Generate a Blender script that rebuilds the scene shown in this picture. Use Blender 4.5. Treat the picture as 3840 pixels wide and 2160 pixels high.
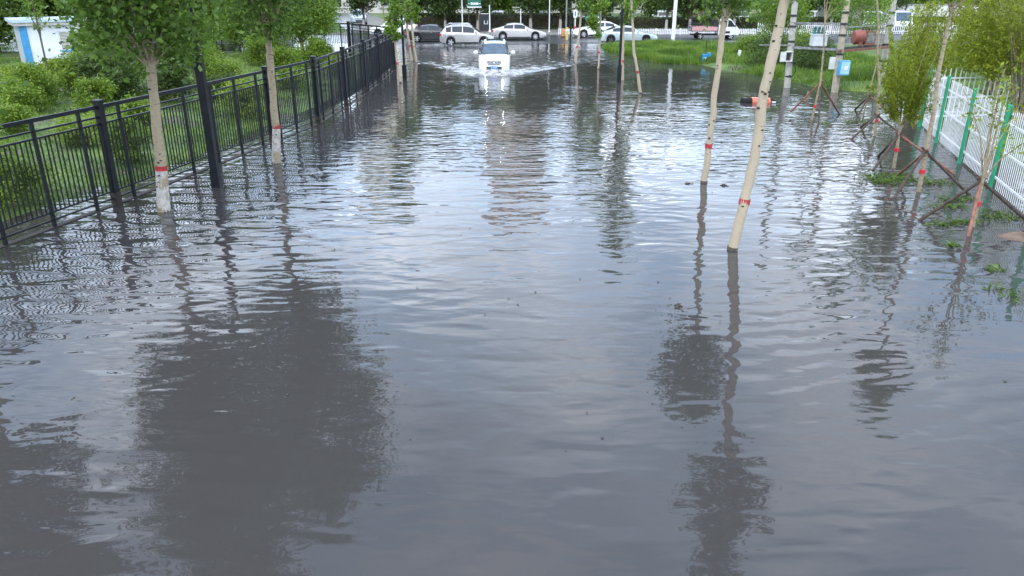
import bpy, math, random
import numpy as np

for _o in list(bpy.data.objects):
    bpy.data.objects.remove(_o, do_unlink=True)
S = bpy.context.scene
C = S.collection
R = math.radians

# ------------------------------------------------------------------ camera
cam_d = bpy.data.cameras.new('camera')
cam = bpy.data.objects.new('camera', cam_d)
C.objects.link(cam)
cam.location = (0, 0, 4.9)
cam.rotation_euler = (R(90 - 21.9), 0, 0)
cam_d.sensor_width = 36.0
cam_d.lens = 36.0 * 2854.0 / 3840.0
cam_d.clip_end = 4000
S.camera = cam
S.render.resolution_x, S.render.resolution_y = 1024, 576

# ------------------------------------------------------------------ sky
SUN_EL, SUN_AZ = 52.0, 205.0            # azimuth clockwise from +Y
world = bpy.data.worlds.new('World')
S.world = world
world.use_nodes = True
wn, wl = world.node_tree.nodes, world.node_tree.links
wn.clear()
out = wn.new('ShaderNodeOutputWorld')
bg = wn.new('ShaderNodeBackground'); bg.inputs['Strength'].default_value = 1.0
sky = wn.new('ShaderNodeTexSky'); sky.sky_type = 'NISHITA'; sky.sun_disc = False
sky.sun_elevation = R(SUN_EL); sky.sun_rotation = R(SUN_AZ)
sky.air_density = 1.2; sky.dust_density = 2.0; sky.ozone_density = 2.0
skm = wn.new('ShaderNodeVectorMath'); skm.operation = 'SCALE'; skm.inputs['Scale'].default_value = 0.15
wl.new(sky.outputs[0], skm.inputs[0])
tc = wn.new('ShaderNodeTexCoord')
sep = wn.new('ShaderNodeSeparateXYZ'); wl.new(tc.outputs['Generated'], sep.inputs[0])
zz = wn.new('ShaderNodeMath'); zz.operation = 'ABSOLUTE'; wl.new(sep.outputs['Z'], zz.inputs[0])
za = wn.new('ShaderNodeMath'); za.operation = 'ADD'; za.inputs[1].default_value = 0.22; wl.new(zz.outputs[0], za.inputs[0])
dx = wn.new('ShaderNodeMath'); dx.operation = 'DIVIDE'; wl.new(sep.outputs['X'], dx.inputs[0]); wl.new(za.outputs[0], dx.inputs[1])
dy = wn.new('ShaderNodeMath'); dy.operation = 'DIVIDE'; wl.new(sep.outputs['Y'], dy.inputs[0]); wl.new(za.outputs[0], dy.inputs[1])
cmb = wn.new('ShaderNodeCombineXYZ'); wl.new(dx.outputs[0], cmb.inputs[0]); wl.new(dy.outputs[0], cmb.inputs[1])
nz = wn.new('ShaderNodeTexNoise'); nz.inputs['Scale'].default_value = 1.1; nz.inputs['Detail'].default_value = 7.0
nz.inputs['Roughness'].default_value = 0.58; nz.inputs['Distortion'].default_value = 0.35
wl.new(cmb.outputs[0], nz.inputs['Vector'])
cr = wn.new('ShaderNodeValToRGB')
cr.color_ramp.elements[0].position = 0.33; cr.color_ramp.elements[0].color = (0.35, 0.35, 0.35, 1)
cr.color_ramp.elements[1].position = 0.60; cr.color_ramp.elements[1].color = (1, 1, 1, 1)
wl.new(nz.outputs['Fac'], cr.inputs[0])
nz2 = wn.new('ShaderNodeTexNoise'); nz2.inputs['Scale'].default_value = 2.3; nz2.inputs['Detail'].default_value = 5.0
wl.new(cmb.outputs[0], nz2.inputs['Vector'])
cr2 = wn.new('ShaderNodeValToRGB')
cr2.color_ramp.elements[0].position = 0.36; cr2.color_ramp.elements[0].color = (1.02, 1.48, 2.10, 1)
cr2.color_ramp.elements[1].position = 0.72; cr2.color_ramp.elements[1].color = (2.70, 2.72, 2.88, 1)
wl.new(nz2.outputs['Fac'], cr2.inputs[0])
mx = wn.new('ShaderNodeMix'); mx.data_type = 'RGBA'
wl.new(cr.outputs[0], mx.inputs[0]); wl.new(skm.outputs[0], mx.inputs[6]); wl.new(cr2.outputs[0], mx.inputs[7])
hz = wn.new('ShaderNodeMapRange'); hz.interpolation_type = 'SMOOTHSTEP'      # hazy brightening towards the horizon
for _i, _v in zip((1, 2, 3, 4), (0.05, 0.60, 1.40, 1.0)): hz.inputs[_i].default_value = _v
wl.new(zz.outputs[0], hz.inputs[0])
hm = wn.new('ShaderNodeVectorMath'); hm.operation = 'SCALE'
wl.new(mx.outputs[2], hm.inputs[0]); wl.new(hz.outputs[0], hm.inputs['Scale'])
wl.new(hm.outputs[0], bg.inputs['Color']); wl.new(bg.outputs[0], out.inputs['Surface'])

# ------------------------------------------------------------------ sun, exposure
sd = bpy.data.lights.new('sun', 'SUN'); sd.energy = 1.1; sd.angle = R(14); sd.color = (1.0, 0.93, 0.82)
sun = bpy.data.objects.new('sun', sd); C.objects.link(sun)
sun.rotation_euler = (R(90 - SUN_EL), 0, R(180 - SUN_AZ))
S.view_settings.view_transform = 'Standard'
S.view_settings.look = 'None'
S.view_settings.gamma = 1.0
S.view_settings.exposure = 0.63
S.view_settings.use_curve_mapping = False
S.render.engine = 'CYCLES'
S.cycles.max_bounces = 6
S.cycles.transparent_max_bounces = 8

# ------------------------------------------------------------------ helpers
def tag(o, label=None, cat=None, group=None, kind=None):
    if label: o['label'] = label
    if cat: o['category'] = cat
    if group: o['group'] = group
    if kind: o['kind'] = kind
    return o

def empty(name, loc=(0, 0, 0), rz=0.0):
    o = bpy.data.objects.new(name, None); C.objects.link(o)
    o.location = loc; o.rotation_euler = (0, 0, rz); o.empty_display_size = 0.2
    return o

def copy_tree(o, parent=None):
    c = o.copy(); C.objects.link(c); c.parent = parent
    for ch in list(o.children):
        copy_tree(ch, c)
    return c

class MB:
    def __init__(s): s.v, s.f = [], []
    def box(s, x0, x1, y0, y1, z0, z1):
        n = len(s.v)
        s.v += [(x0, y0, z0), (x1, y0, z0), (x1, y1, z0), (x0, y1, z0), (x0, y0, z1), (x1, y0, z1), (x1, y1, z1), (x0, y1, z1)]
        s.f += [tuple(n + i for i in q) for q in ((0, 3, 2, 1), (4, 5, 6, 7), (0, 1, 5, 4), (1, 2, 6, 5), (2, 3, 7, 6), (3, 0, 4, 7))]
        return s
    def bar(s, a, b, w, h, up=(0, 0, 1)):
        a, b = np.array(a, float), np.array(b, float)
        d = b - a; d /= np.linalg.norm(d)
        up = np.array(up, float)
        if abs(d @ up) > 0.95: up = np.array((1.0, 0, 0))
        sx = np.cross(d, up); sx /= np.linalg.norm(sx); sz = np.cross(sx, d)
        n = len(s.v)
        for p in (a, b):
            for i, j in ((-1, -1), (1, -1), (1, 1), (-1, 1)):
                s.v.append(tuple(p + sx * i * w / 2 + sz * j * h / 2))
        s.f += [tuple(n + i for i in q) for q in ((0, 3, 2, 1), (4, 5, 6, 7), (0, 1, 5, 4), (1, 2, 6, 5), (2, 3, 7, 6), (3, 0, 4, 7))]
        return s
    def tube(s, pts, rad, k=8, cap=True):
        pts = [np.array(p, float) for p in pts]
        if not hasattr(rad, '__len__'): rad = [rad] * len(pts)
        n0 = len(s.v)
        ref = np.array((0.0, 1.0, 0.0))
        for i, p in enumerate(pts):
            d = pts[min(i + 1, len(pts) - 1)] - pts[max(i - 1, 0)]
            d /= max(np.linalg.norm(d), 1e-9)
            r_ = ref if abs(d @ ref) < 0.95 else np.array((1.0, 0, 0))
            a = np.cross(d, r_); a /= np.linalg.norm(a); b = np.cross(d, a)
            for j in range(k):
                t = 2 * math.pi * j / k
                s.v.append(tuple(p + rad[i] * (math.cos(t) * a + math.sin(t) * b)))
        for i in range(len(pts) - 1):
            for j in range(k):
                s.f.append((n0 + i * k + j, n0 + i * k + (j + 1) % k, n0 + (i + 1) * k + (j + 1) % k, n0 + (i + 1) * k + j))
        if cap:
            s.f.append(tuple(n0 + j for j in range(k)))
            s.f.append(tuple(n0 + (len(pts) - 1) * k + j for j in reversed(range(k))))
        return s
    def lathe(s, prof, axis='z', c=(0, 0, 0), k=20):
        n0 = len(s.v)
        for r, h in prof:
            for j in range(k):
                t = 2 * math.pi * j / k
                u, v = r * math.cos(t), r * math.sin(t)
                p = (u, v, h) if axis == 'z' else ((u, h, v) if axis == 'y' else (h, u, v))
                s.v.append((p[0] + c[0], p[1] + c[1], p[2] + c[2]))
        for i in range(len(prof) - 1):
            for j in range(k):
                s.f.append((n0 + i * k + j, n0 + i * k + (j + 1) % k, n0 + (i + 1) * k + (j + 1) % k, n0 + (i + 1) * k + j))
        s.f.append(tuple(n0 + j for j in range(k)))
        s.f.append(tuple(n0 + (len(prof) - 1) * k + j for j in reversed(range(k))))
        return s
    def quad(s, a, b, c, d):
        n = len(s.v); s.v += [tuple(a), tuple(b), tuple(c), tuple(d)]; s.f.append((n, n + 1, n + 2, n + 3)); return s
    def prism(s, poly, axis, a, b):
        """polygon (2-D) extruded along an axis from a to b"""
        n = len(s.v); k = len(poly)
        for t in (a, b):
            for p, q in poly:
                s.v.append((t, p, q) if axis == 'x' else ((p, t, q) if axis == 'y' else (p, q, t)))
        for j in range(k): s.f.append((n + j, n + (j + 1) % k, n + k + (j + 1) % k, n + k + j))
        s.f.append(tuple(n + j for j in reversed(range(k)))); s.f.append(tuple(n + k + j for j in range(k)))
        return s
    def mesh(s, name, m, smooth=False, angle=35):
        me = bpy.data.meshes.new(name); me.from_pydata(s.v, [], s.f); me.update()
        import bmesh
        bm = bmesh.new(); bm.from_mesh(me); bmesh.ops.recalc_face_normals(bm, faces=bm.faces); bm.to_mesh(me); bm.free()
        if m: me.materials.append(m)
        if smooth:
            me.shade_smooth(); me.set_sharp_from_angle(angle=R(angle))
        return me
    def build(s, name, m, parent=None, smooth=False, angle=35, loc=None, rz=0):
        o = bpy.data.objects.new(name, s.mesh(name, m, smooth, angle)); C.objects.link(o); o.parent = parent
        if loc: o.location = loc
        if rz: o.rotation_euler = (0, 0, rz)
        return o

def link_mesh(name, me, parent=None, loc=(0, 0, 0), rz=0.0):
    o = bpy.data.objects.new(name, me); C.objects.link(o); o.parent = parent; o.location = loc; o.rotation_euler = (0, 0, rz)
    return o

# ------------------------------------------------------------------ materials
M = {}
def newmat(name):
    m = bpy.data.materials.new(name); m.use_nodes = True
    nt = m.node_tree; return m, nt.nodes, nt.links, nt.nodes['Principled BSDF']

def mat(name, col, rough=0.6, col2=None, scale=6.0, metal=0.0, bump=0.0, ior=1.45, coat=0.0, detail=4.0, lo=0.35, hi=0.65, stretch=None):
    m, n, l, p = newmat(name)
    p.inputs['Roughness'].default_value = rough; p.inputs['Metallic'].default_value = metal; p.inputs['IOR'].default_value = ior
    p.inputs['Coat Weight'].default_value = coat; p.inputs['Coat Roughness'].default_value = 0.06
    if col2 is None: col2 = tuple(c * 0.8 for c in col)
    t = n.new('ShaderNodeTexCoord'); z = n.new('ShaderNodeTexNoise'); z.inputs['Scale'].default_value = scale; z.inputs['Detail'].default_value = detail
    if stretch:
        mp = n.new('ShaderNodeMapping'); mp.inputs['Scale'].default_value = stretch
        l.new(t.outputs['Object'], mp.inputs[0]); l.new(mp.outputs[0], z.inputs['Vector'])
    else:
        l.new(t.outputs['Object'], z.inputs['Vector'])
    r = n.new('ShaderNodeValToRGB'); r.color_ramp.elements[0].position = lo; r.color_ramp.elements[1].position = hi
    r.color_ramp.elements[0].color = (*col2, 1); r.color_ramp.elements[1].color = (*col, 1)
    l.new(z.outputs['Fac'], r.inputs[0]); l.new(r.outputs[0], p.inputs['Base Color'])
    if bump:
        b = n.new('ShaderNodeBump'); b.inputs['Distance'].default_value = bump; l.new(z.outputs['Fac'], b.inputs['Height']); l.new(b.outputs[0], p.inputs['Normal'])
    M[name] = m
    return m

def leafmat(name, cols, trans=0.42):
    m, n, l, p = newmat(name)
    g = n.new('ShaderNodeNewGeometry'); r = n.new('ShaderNodeValToRGB')
    e = r.color_ramp.elements
    e[0].position = 0.0; e[0].color = (*cols[0], 1); e[1].position = 1.0; e[1].color = (*cols[-1], 1)
    for i, c in enumerate(cols[1:-1]):
        k = e.new((i + 1) / (len(cols) - 1)); k.color = (*c, 1)
    l.new(g.outputs['Random Per Island'], r.inputs[0]); l.new(r.outputs[0], p.inputs['Base Color'])
    p.inputs['Roughness'].default_value = 0.5; p.inputs['Specular IOR Level'].default_value = 0.35
    tr = n.new('ShaderNodeBsdfTranslucent'); hs = n.new('ShaderNodeHueSaturation'); hs.inputs['Value'].default_value = 1.25
    l.new(r.outputs[0], hs.inputs['Color']); l.new(hs.outputs[0], tr.inputs['Color'])
    ms = n.new('ShaderNodeMixShader'); ms.inputs[0].default_value = trans
    l.new(p.outputs[0], ms.inputs[1]); l.new(tr.outputs[0], ms.inputs[2]); l.new(ms.outputs[0], n['Material Output'].inputs['Surface'])
    M[name] = m
    return m

leafmat('leaf_poplar', [(0.0481, 0.0834, 0.0145), (0.0802, 0.1461, 0.0206), (0.1203, 0.2086, 0.031), (0.1764, 0.2642, 0.0517)])
leafmat('leaf_fresh', [(0.0659, 0.1177, 0.0108), (0.1099, 0.192, 0.0181), (0.1539, 0.254, 0.0289), (0.2052, 0.3097, 0.0452)])
leafmat('leaf_dark', [(0.0224, 0.0414, 0.0098), (0.0397, 0.0713, 0.0137), (0.0621, 0.1035, 0.0195), (0.0994, 0.1495, 0.0332)])
leafmat('leaf_willow', [(0.090, 0.120, 0.008), (0.155, 0.200, 0.010), (0.215, 0.265, 0.014), (0.270, 0.310, 0.035)])
leafmat('leaf_shrub', [(0.0544, 0.0991, 0.009), (0.101, 0.1735, 0.0144), (0.1554, 0.2416, 0.0217), (0.2333, 0.3159, 0.0325)])
leafmat('leaf_yellow', [(0.090, 0.150, 0.012), (0.150, 0.220, 0.018), (0.200, 0.270, 0.026), (0.230, 0.290, 0.040)])
leafmat('leaf_red', [(0.060, 0.040, 0.020), (0.110, 0.060, 0.030), (0.150, 0.090, 0.040)])
leafmat('blade', [(0.040, 0.075, 0.012), (0.070, 0.135, 0.014), (0.115, 0.200, 0.020), (0.190, 0.240, 0.040)], 0.25)
_n, _l = M['blade'].node_tree.nodes, M['blade'].node_tree.links
_g = [q for q in _n if q.type == 'NEW_GEOMETRY'][0]; _rp = [q for q in _n if q.type == 'VALTORGB'][0]
_z = _n.new('ShaderNodeTexNoise'); _z.inputs['Scale'].default_value = 0.55; _z.inputs['Detail'].default_value = 3.0; _l.new(_g.outputs['Position'], _z.inputs['Vector'])
_mr = _n.new('ShaderNodeMapRange'); _mr.inputs[1].default_value = 0.35; _mr.inputs[2].default_value = 0.65; _l.new(_z.outputs['Fac'], _mr.inputs[0])
_mx = _n.new('ShaderNodeMix'); _mx.inputs[0].default_value = 0.62; _l.new(_g.outputs['Random Per Island'], _mx.inputs[2]); _l.new(_mr.outputs[0], _mx.inputs[3]); _l.new(_mx.outputs[0], _rp.inputs[0])
leafmat('weed', [(0.050, 0.075, 0.014), (0.080, 0.145, 0.020), (0.130, 0.220, 0.034)], 0.25)

def barkmat(name, light, dark, brown):
    m, n, l, p = newmat(name)
    t = n.new('ShaderNodeTexCoord')
    mp = n.new('ShaderNodeMapping'); mp.inputs['Scale'].default_value = (9, 9, 26); l.new(t.outputs['Object'], mp.inputs[0])
    v = n.new('ShaderNodeTexNoise'); v.inputs['Scale'].default_value = 1.0; v.inputs['Detail'].default_value = 5; l.new(mp.outputs[0], v.inputs['Vector'])
    r = n.new('ShaderNodeValToRGB'); e = r.color_ramp.elements
    e[0].position = 0.31; e[0].color = (*dark, 1); e[1].position = 0.37; e[1].color = (*brown, 1)
    k = e.new(0.54); k.color = (*light, 1)
    l.new(v.outputs['Fac'], r.inputs[0])
    z = n.new('ShaderNodeTexNoise'); z.inputs['Scale'].default_value = 2.2; z.inputs['Detail'].default_value = 3; l.new(t.outputs['Object'], z.inputs['Vector'])
    mxx = n.new('ShaderNodeMix'); mxx.data_type = 'RGBA'; mxx.blend_type = 'MULTIPLY'; mxx.inputs[0].default_value = 0.5
    l.new(r.outputs[0], mxx.inputs[6]); l.new(z.outputs['Color'], mxx.inputs[7])
    r2 = n.new('ShaderNodeValToRGB'); r2.color_ramp.elements[0].color = (0.72, 0.66, 0.58, 1); r2.color_ramp.elements[1].color = (1, 1, 1, 1)
    l.new(z.outputs['Fac'], r2.inputs[0]); l.new(r2.outputs[0], mxx.inputs[7])
    l.new(mxx.outputs[2], p.inputs['Base Color']); p.inputs['Roughness'].default_value = 0.8
    b = n.new('ShaderNodeBump'); b.inputs['Distance'].default_value = 0.006; l.new(v.outputs['Fac'], b.inputs['Height']); l.new(b.outputs[0], p.inputs['Normal'])
    M[name] = m
barkmat('bark_poplar', (0.315, 0.255, 0.17), (0.10, 0.075, 0.05), (0.27, 0.215, 0.145))
barkmat('bark_pale', (0.37, 0.31, 0.225), (0.20, 0.16, 0.11), (0.38, 0.32, 0.235))
barkmat('bark_dark', (0.10, 0.075, 0.055), (0.03, 0.022, 0.018), (0.065, 0.048, 0.036))
barkmat('bark_sapling', (0.30, 0.25, 0.17), (0.09, 0.07, 0.045), (0.20, 0.16, 0.10))
mat('whitewash', (0.46, 0.43, 0.39), 0.85, (0.27, 0.235, 0.195), 11, bump=0.004, lo=0.34, hi=0.6)
mat('wet_stain', (0.085, 0.068, 0.050), 0.5, (0.05, 0.04, 0.03), 14)
mat('red_band', (0.42, 0.03, 0.035), 0.6, (0.26, 0.02, 0.02), 12)
mat('knot', (0.035, 0.026, 0.02), 0.9)
mat('iron', (0.012, 0.0145, 0.019), 0.42, (0.007, 0.008, 0.010), 5)
M['iron'].node_tree.nodes['Principled BSDF'].inputs['Specular IOR Level'].default_value = 0.25
mat('iron_low', (0.032, 0.024, 0.018), 0.8, (0.012, 0.010, 0.009), 16)
mat('white_paint', (0.72, 0.72, 0.74), 0.45, (0.60, 0.60, 0.61), 3)
mat('green_paint', (0.012, 0.27, 0.125), 0.4, (0.012, 0.21, 0.10), 4)
mat('concrete', (0.40, 0.38, 0.34), 0.85, (0.28, 0.265, 0.24), 5, bump=0.004)
mat('concrete_tan', (0.40, 0.34, 0.26), 0.85, (0.27, 0.23, 0.18), 5, bump=0.004)
mat('steel', (0.26, 0.27, 0.27), 0.5, (0.14, 0.13, 0.12), 7, metal=0.4)
mat('dark_steel', (0.05, 0.052, 0.055), 0.55, (0.03, 0.028, 0.026), 7, metal=0.3)
mat('rust', (0.22, 0.085, 0.055), 0.75, (0.12, 0.05, 0.035), 9)
mat('transformer_grey', (0.55, 0.58, 0.60), 0.45, (0.46, 0.48, 0.50), 4)
mat('transformer_red', (0.26, 0.075, 0.055), 0.65, (0.17, 0.06, 0.045), 6)
mat('insulator_green', (0.02, 0.13, 0.12), 0.3)
mat('box_blue', (0.10, 0.34, 0.52), 0.4, (0.08, 0.28, 0.45), 4)
mat('box_blue_light', (0.36, 0.58, 0.70), 0.4, (0.30, 0.52, 0.65), 5)
mat('cabinet_blue', (0.02, 0.25, 0.50), 0.4, (0.02, 0.19, 0.40), 4)
mat('white_box', (0.62, 0.63, 0.60), 0.55, (0.50, 0.50, 0.48), 5)
mat('cabin_white', (0.74, 0.75, 0.80), 0.6, (0.66, 0.67, 0.72), 2)
mat('cabin_side', (0.42, 0.45, 0.48), 0.6)
mat('cabin_blue', (0.06, 0.30, 0.58), 0.5)
mat('cabin_roof', (0.45, 0.56, 0.62), 0.6, (0.36, 0.45, 0.50), 3)
mat('fascia', (0.60, 0.55, 0.52), 0.6)
mat('blind', (0.60, 0.58, 0.50), 0.7)
mat('timber', (0.28, 0.21, 0.14), 0.85, (0.16, 0.12, 0.085), 12, bump=0.004, stretch=(1, 1, 8))
mat('prop_red', (0.26, 0.115, 0.075), 0.85, (0.13, 0.06, 0.045), 10, bump=0.004)
mat('prop_dark', (0.075, 0.052, 0.040), 0.85, (0.035, 0.026, 0.02), 10, bump=0.004)
mat('tape_red', (0.50, 0.02, 0.03), 0.5)
mat('rubber', (0.012, 0.012, 0.013), 0.75)
M['rubber'].node_tree.nodes['Principled BSDF'].inputs['Specular IOR Level'].default_value = 0.2
mat('rim', (0.55, 0.56, 0.57), 0.3, (0.48, 0.49, 0.5), 4, metal=0.7)
mat('rim_dark', (0.10, 0.10, 0.105), 0.35, metal=0.5)
mat('trim_black', (0.022, 0.022, 0.024), 0.45)
mat('chrome', (0.75, 0.75, 0.76), 0.12, (0.72, 0.72, 0.73), 4, metal=1.0)
mat('glass', (0.030, 0.036, 0.042), 0.06, (0.024, 0.028, 0.034), 2, ior=1.5)
mat('glass_blue', (0.060, 0.090, 0.125), 0.05, (0.035, 0.055, 0.075), 2.5, ior=1.5)
mat('tail_red', (0.40, 0.012, 0.015), 0.2)
mat('lamp_clear', (0.62, 0.64, 0.66), 0.1)
mat('orange_light', (0.55, 0.22, 0.03), 0.3)
for nme, c_, sc in (('paint_white', (0.76, 0.77, 0.78), 0.03), ('paint_silver', (0.40, 0.38, 0.37), 0.55), ('paint_pearl', (0.44, 0.41, 0.395), 0.55),
                    ('paint_black', (0.016, 0.016, 0.019), 0.0), ('paint_ice', (0.42, 0.50, 0.52), 0.5), ('paint_truck', (0.66, 0.65, 0.63), 0.0),
                    ('paint_pink', (0.52, 0.29, 0.29), 0.0), ('paint_blue_grey', (0.46, 0.53, 0.58), 0.2), ('paint_grey', (0.20, 0.21, 0.22), 0.2), ('paint_red', (0.42, 0.03, 0.03), 0.0)):
    mat(nme, c_, 0.32, tuple(x * 0.93 for x in c_), 2.0, metal=sc, coat=0.7)
mat('plate_blue', (0.02, 0.16, 0.55), 0.4)
mat('plate_white', (0.75, 0.76, 0.78), 0.4)
mat('sign_green', (0.010, 0.11, 0.075), 0.45)
mat('sign_blue', (0.03, 0.12, 0.42), 0.45)
mat('bollard_orange', (0.50, 0.20, 0.05), 0.6)
mat('bollard_yellow', (0.55, 0.42, 0.14), 0.6)
mat('scooter_orange', (0.55, 0.12, 0.06), 0.35, coat=0.3)
mat('asphalt', (0.060, 0.060, 0.064), 0.32, (0.036, 0.036, 0.040), 0.5, ior=1.4, detail=8)
mat('pavement', (0.20, 0.18, 0.165), 0.6, (0.12, 0.11, 0.10), 0.7, detail=8)
mat('kerb_stone', (0.30, 0.29, 0.27), 0.7, (0.20, 0.19, 0.18), 3)
mat('brick_pink', (0.76, 0.60, 0.54), 0.85, (0.68, 0.53, 0.47), 1)
mat('wall_beige', (0.78, 0.70, 0.58), 0.85, (0.70, 0.62, 0.50), 1)
mat('wall_pale', (0.60, 0.58, 0.55), 0.8, (0.50, 0.48, 0.45), 0.8)
mat('soil', (0.17, 0.115, 0.085), 0.9, (0.085, 0.058, 0.042), 4, bump=0.03, detail=8)
mat('foam', (0.62, 0.63, 0.65), 0.5, (0.45, 0.46, 0.48), 3)
mat('twig', (0.07, 0.055, 0.04), 0.9)
m, n, l, p = newmat('headlight'); p.inputs['Base Color'].default_value = (0.9, 0.9, 0.9, 1)
p.inputs['Emission Color'].default_value = (1.0, 0.98, 0.94, 1); p.inputs['Emission Strength'].default_value = 170.0; M['headlight'] = m

# ground: grass, damp soil
m, n, l, p = newmat('ground')
t = n.new('ShaderNodeTexCoord'); z1 = n.new('ShaderNodeTexNoise'); z1.inputs['Scale'].default_value = 0.55; z1.inputs['Detail'].default_value = 8
l.new(t.outputs['Object'], z1.inputs['Vector'])
r = n.new('ShaderNodeValToRGB'); e = r.color_ramp.elements
e[0].position = 0.34; e[0].color = (0.085, 0.070, 0.045, 1); e[1].position = 0.66; e[1].color = (0.110, 0.170, 0.030, 1)
k = e.new(0.46); k.color = (0.055, 0.095, 0.018, 1)
l.new(z1.outputs['Fac'], r.inputs[0])
z2 = n.new('ShaderNodeTexNoise'); z2.inputs['Scale'].default_value = 14; z2.inputs['Detail'].default_value = 4; l.new(t.outputs['Object'], z2.inputs['Vector'])
mm = n.new('ShaderNodeMix'); mm.data_type = 'RGBA'; mm.blend_type = 'OVERLAY'; mm.inputs[0].default_value = 0.5
l.new(r.outputs[0], mm.inputs[6]); l.new(z2.outputs['Fac'], mm.inputs[7]); l.new(mm.outputs[2], p.inputs['Base Color'])
p.inputs['Roughness'].default_value = 0.85
b = n.new('ShaderNodeBump'); b.inputs['Distance'].default_value = 0.05; l.new(z2.outputs['Fac'], b.inputs['Height']); l.new(b.outputs[0], p.inputs['Normal'])
M['ground'] = m

# flood water: silty, smooth, rippled
def watermat():
    m, n, l, p = newmat('flood_water')
    p.inputs['IOR'].default_value = 1.333; p.inputs['Roughness'].default_value = 0.025
    g = n.new('ShaderNodeNewGeometry'); pos = g.outputs['Position']
    def mapn(sx, sy, scale, detail, rot=0.0, rough=0.5, dist=0.0):
        mp = n.new('ShaderNodeMapping'); mp.inputs['Scale'].default_value = (sx, sy, 1); mp.inputs['Rotation'].default_value = (0, 0, rot)
        l.new(pos, mp.inputs[0])
        z = n.new('ShaderNodeTexNoise'); z.inputs['Scale'].default_value = scale; z.inputs['Detail'].default_value = detail
        z.inputs['Roughness'].default_value = rough; z.inputs['Distortion'].default_value = dist
        l.new(mp.outputs[0], z.inputs['Vector']); return z.outputs['Fac']
    def math_(op, a, b_, clamp=False):
        q = n.new('ShaderNodeMath'); q.operation = op; q.use_clamp = clamp
        for i, x in enumerate((a, b_)):
            if isinstance(x, (int, float)): q.inputs[i].default_value = x
            else: l.new(x, q.inputs[i])
        return q.outputs[0]
    sp = n.new('ShaderNodeSeparateXYZ'); l.new(pos, sp.inputs[0])
    def ramp(src, a, b_, va, vb):
        q = n.new('ShaderNodeMapRange'); q.interpolation_type = 'SMOOTHSTEP'
        for i, x in zip((1, 2, 3, 4), (a, b_, va, vb)): q.inputs[i].default_value = x
        l.new(src, q.inputs[0]); return q.outputs[0]
    # ripples sent out by the van up the street die down towards the near water
    act = ramp(sp.outputs['Y'], 9.0, 24.0, 0.27, 1.0)
    calm = ramp(mapn(1, 1, 0.16, 2), 0.36, 0.62, 0.5, 1.35)
    side = ramp(sp.outputs['X'], -0.5, -5.5, 0.0, 0.9)                 # stirred water along the iron fence
    near = ramp(sp.outputs['Y'], 4.0, 9.0, 0.8, 1.1)
    act = math_('MAXIMUM', act, math_('MULTIPLY', side, near))
    act = math_('MULTIPLY', act, calm)
    act = math_('MULTIPLY', act, ramp(sp.outputs['Y'], 25.0, 36.0, 1.0, 0.34))      # low slopes far up the street
    h1 = math_('MULTIPLY', mapn(0.40, 1.0, 2.7, 0.8, 0.06, 0.45, 0.5), 0.043)
    h2 = math_('MULTIPLY', mapn(0.45, 1.0, 5.5, 1.0, -0.10, 0.5, 0.3), 0.0165)
    h3 = math_('MULTIPLY', mapn(0.7, 1.0, 0.9, 1.5, 0.5, 0.4), 0.022)
    h2 = math_('MULTIPLY', h2, ramp(sp.outputs['Y'], 15.0, 26.0, 0.35, 1.0))
    h1 = math_('MULTIPLY', h1, ramp(sp.outputs['Y'], 15.0, 27.0, 1.0, 0.45))
    hh = math_('ADD', math_('MULTIPLY', math_('ADD', h1, h2), act), math_('MULTIPLY', h3, ramp(act, 0.0, 1.0, 0.75, 1.0)))
    h4 = math_('MULTIPLY', mapn(0.5, 1.0, 4.2, 1.2, 0.35, 0.5, 0.4), 0.0080)          # small crossing wavelets over the near water
    hh = math_('ADD', hh, math_('MULTIPLY', h4, math_('MULTIPLY', ramp(mapn(1, 1, 0.30, 2), 0.40, 0.62, 0.25, 1.2), ramp(sp.outputs['Y'], 4.5, 11.0, 0.35, 1.0))))
    # a faint crossing set of rings in the near right water
    wv = n.new('ShaderNodeTexWave'); wv.wave_type = 'RINGS'; wv.rings_direction = 'SPHERICAL'; wv.inputs['Scale'].default_value = 0.75
    wv.inputs['Distortion'].default_value = 5.0; wv.inputs['Detail'].default_value = 2.0; wv.inputs['Detail Scale'].default_value = 0.8
    mpw = n.new('ShaderNodeMapping'); mpw.inputs['Location'].default_value = (-2.2, -17.5, 0); l.new(pos, mpw.inputs[0]); l.new(mpw.outputs[0], wv.inputs['Vector'])
    wmask = math_('MULTIPLY', ramp(sp.outputs['Y'], 5.8, 9.0, 0.0, 1.0), ramp(sp.outputs['Y'], 11.5, 13.5, 1.0, 0.0))
    wmask = math_('MULTIPLY', wmask, ramp(sp.outputs['X'], 0.6, 2.4, 0.0, 1.0))
    wmask = math_('MULTIPLY', wmask, ramp(mapn(1, 1, 0.33, 1), 0.40, 0.62, 0.0, 1.0))
    hh = math_('ADD', hh, math_('MULTIPLY', math_('MULTIPLY', wv.outputs['Fac'], wmask), 0.0052))
    b = n.new('ShaderNodeBump'); b.inputs['Strength'].default_value = 1.0; b.inputs['Distance'].default_value = 1.0
    l.new(hh, b.inputs['Height']); l.new(b.outputs[0], p.inputs['Normal'])
    at = n.new('ShaderNodeAttribute'); at.attribute_name = 'foam'
    fz = mapn(1, 1, 3.0, 6, 0, 0.65)
    fm = math_('MULTIPLY', at.outputs['Fac'], ramp(fz, 0.36, 0.60, 0.25, 1.0), True)
    mixc = n.new('ShaderNodeMix'); mixc.data_type = 'RGBA'
    mixc.inputs[6].default_value = (0.0425, 0.0390, 0.0385, 1); mixc.inputs[7].default_value = (0.36, 0.36, 0.37, 1)
    l.new(fm, mixc.inputs[0]); l.new(mixc.outputs[2], p.inputs['Base Color'])
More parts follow.
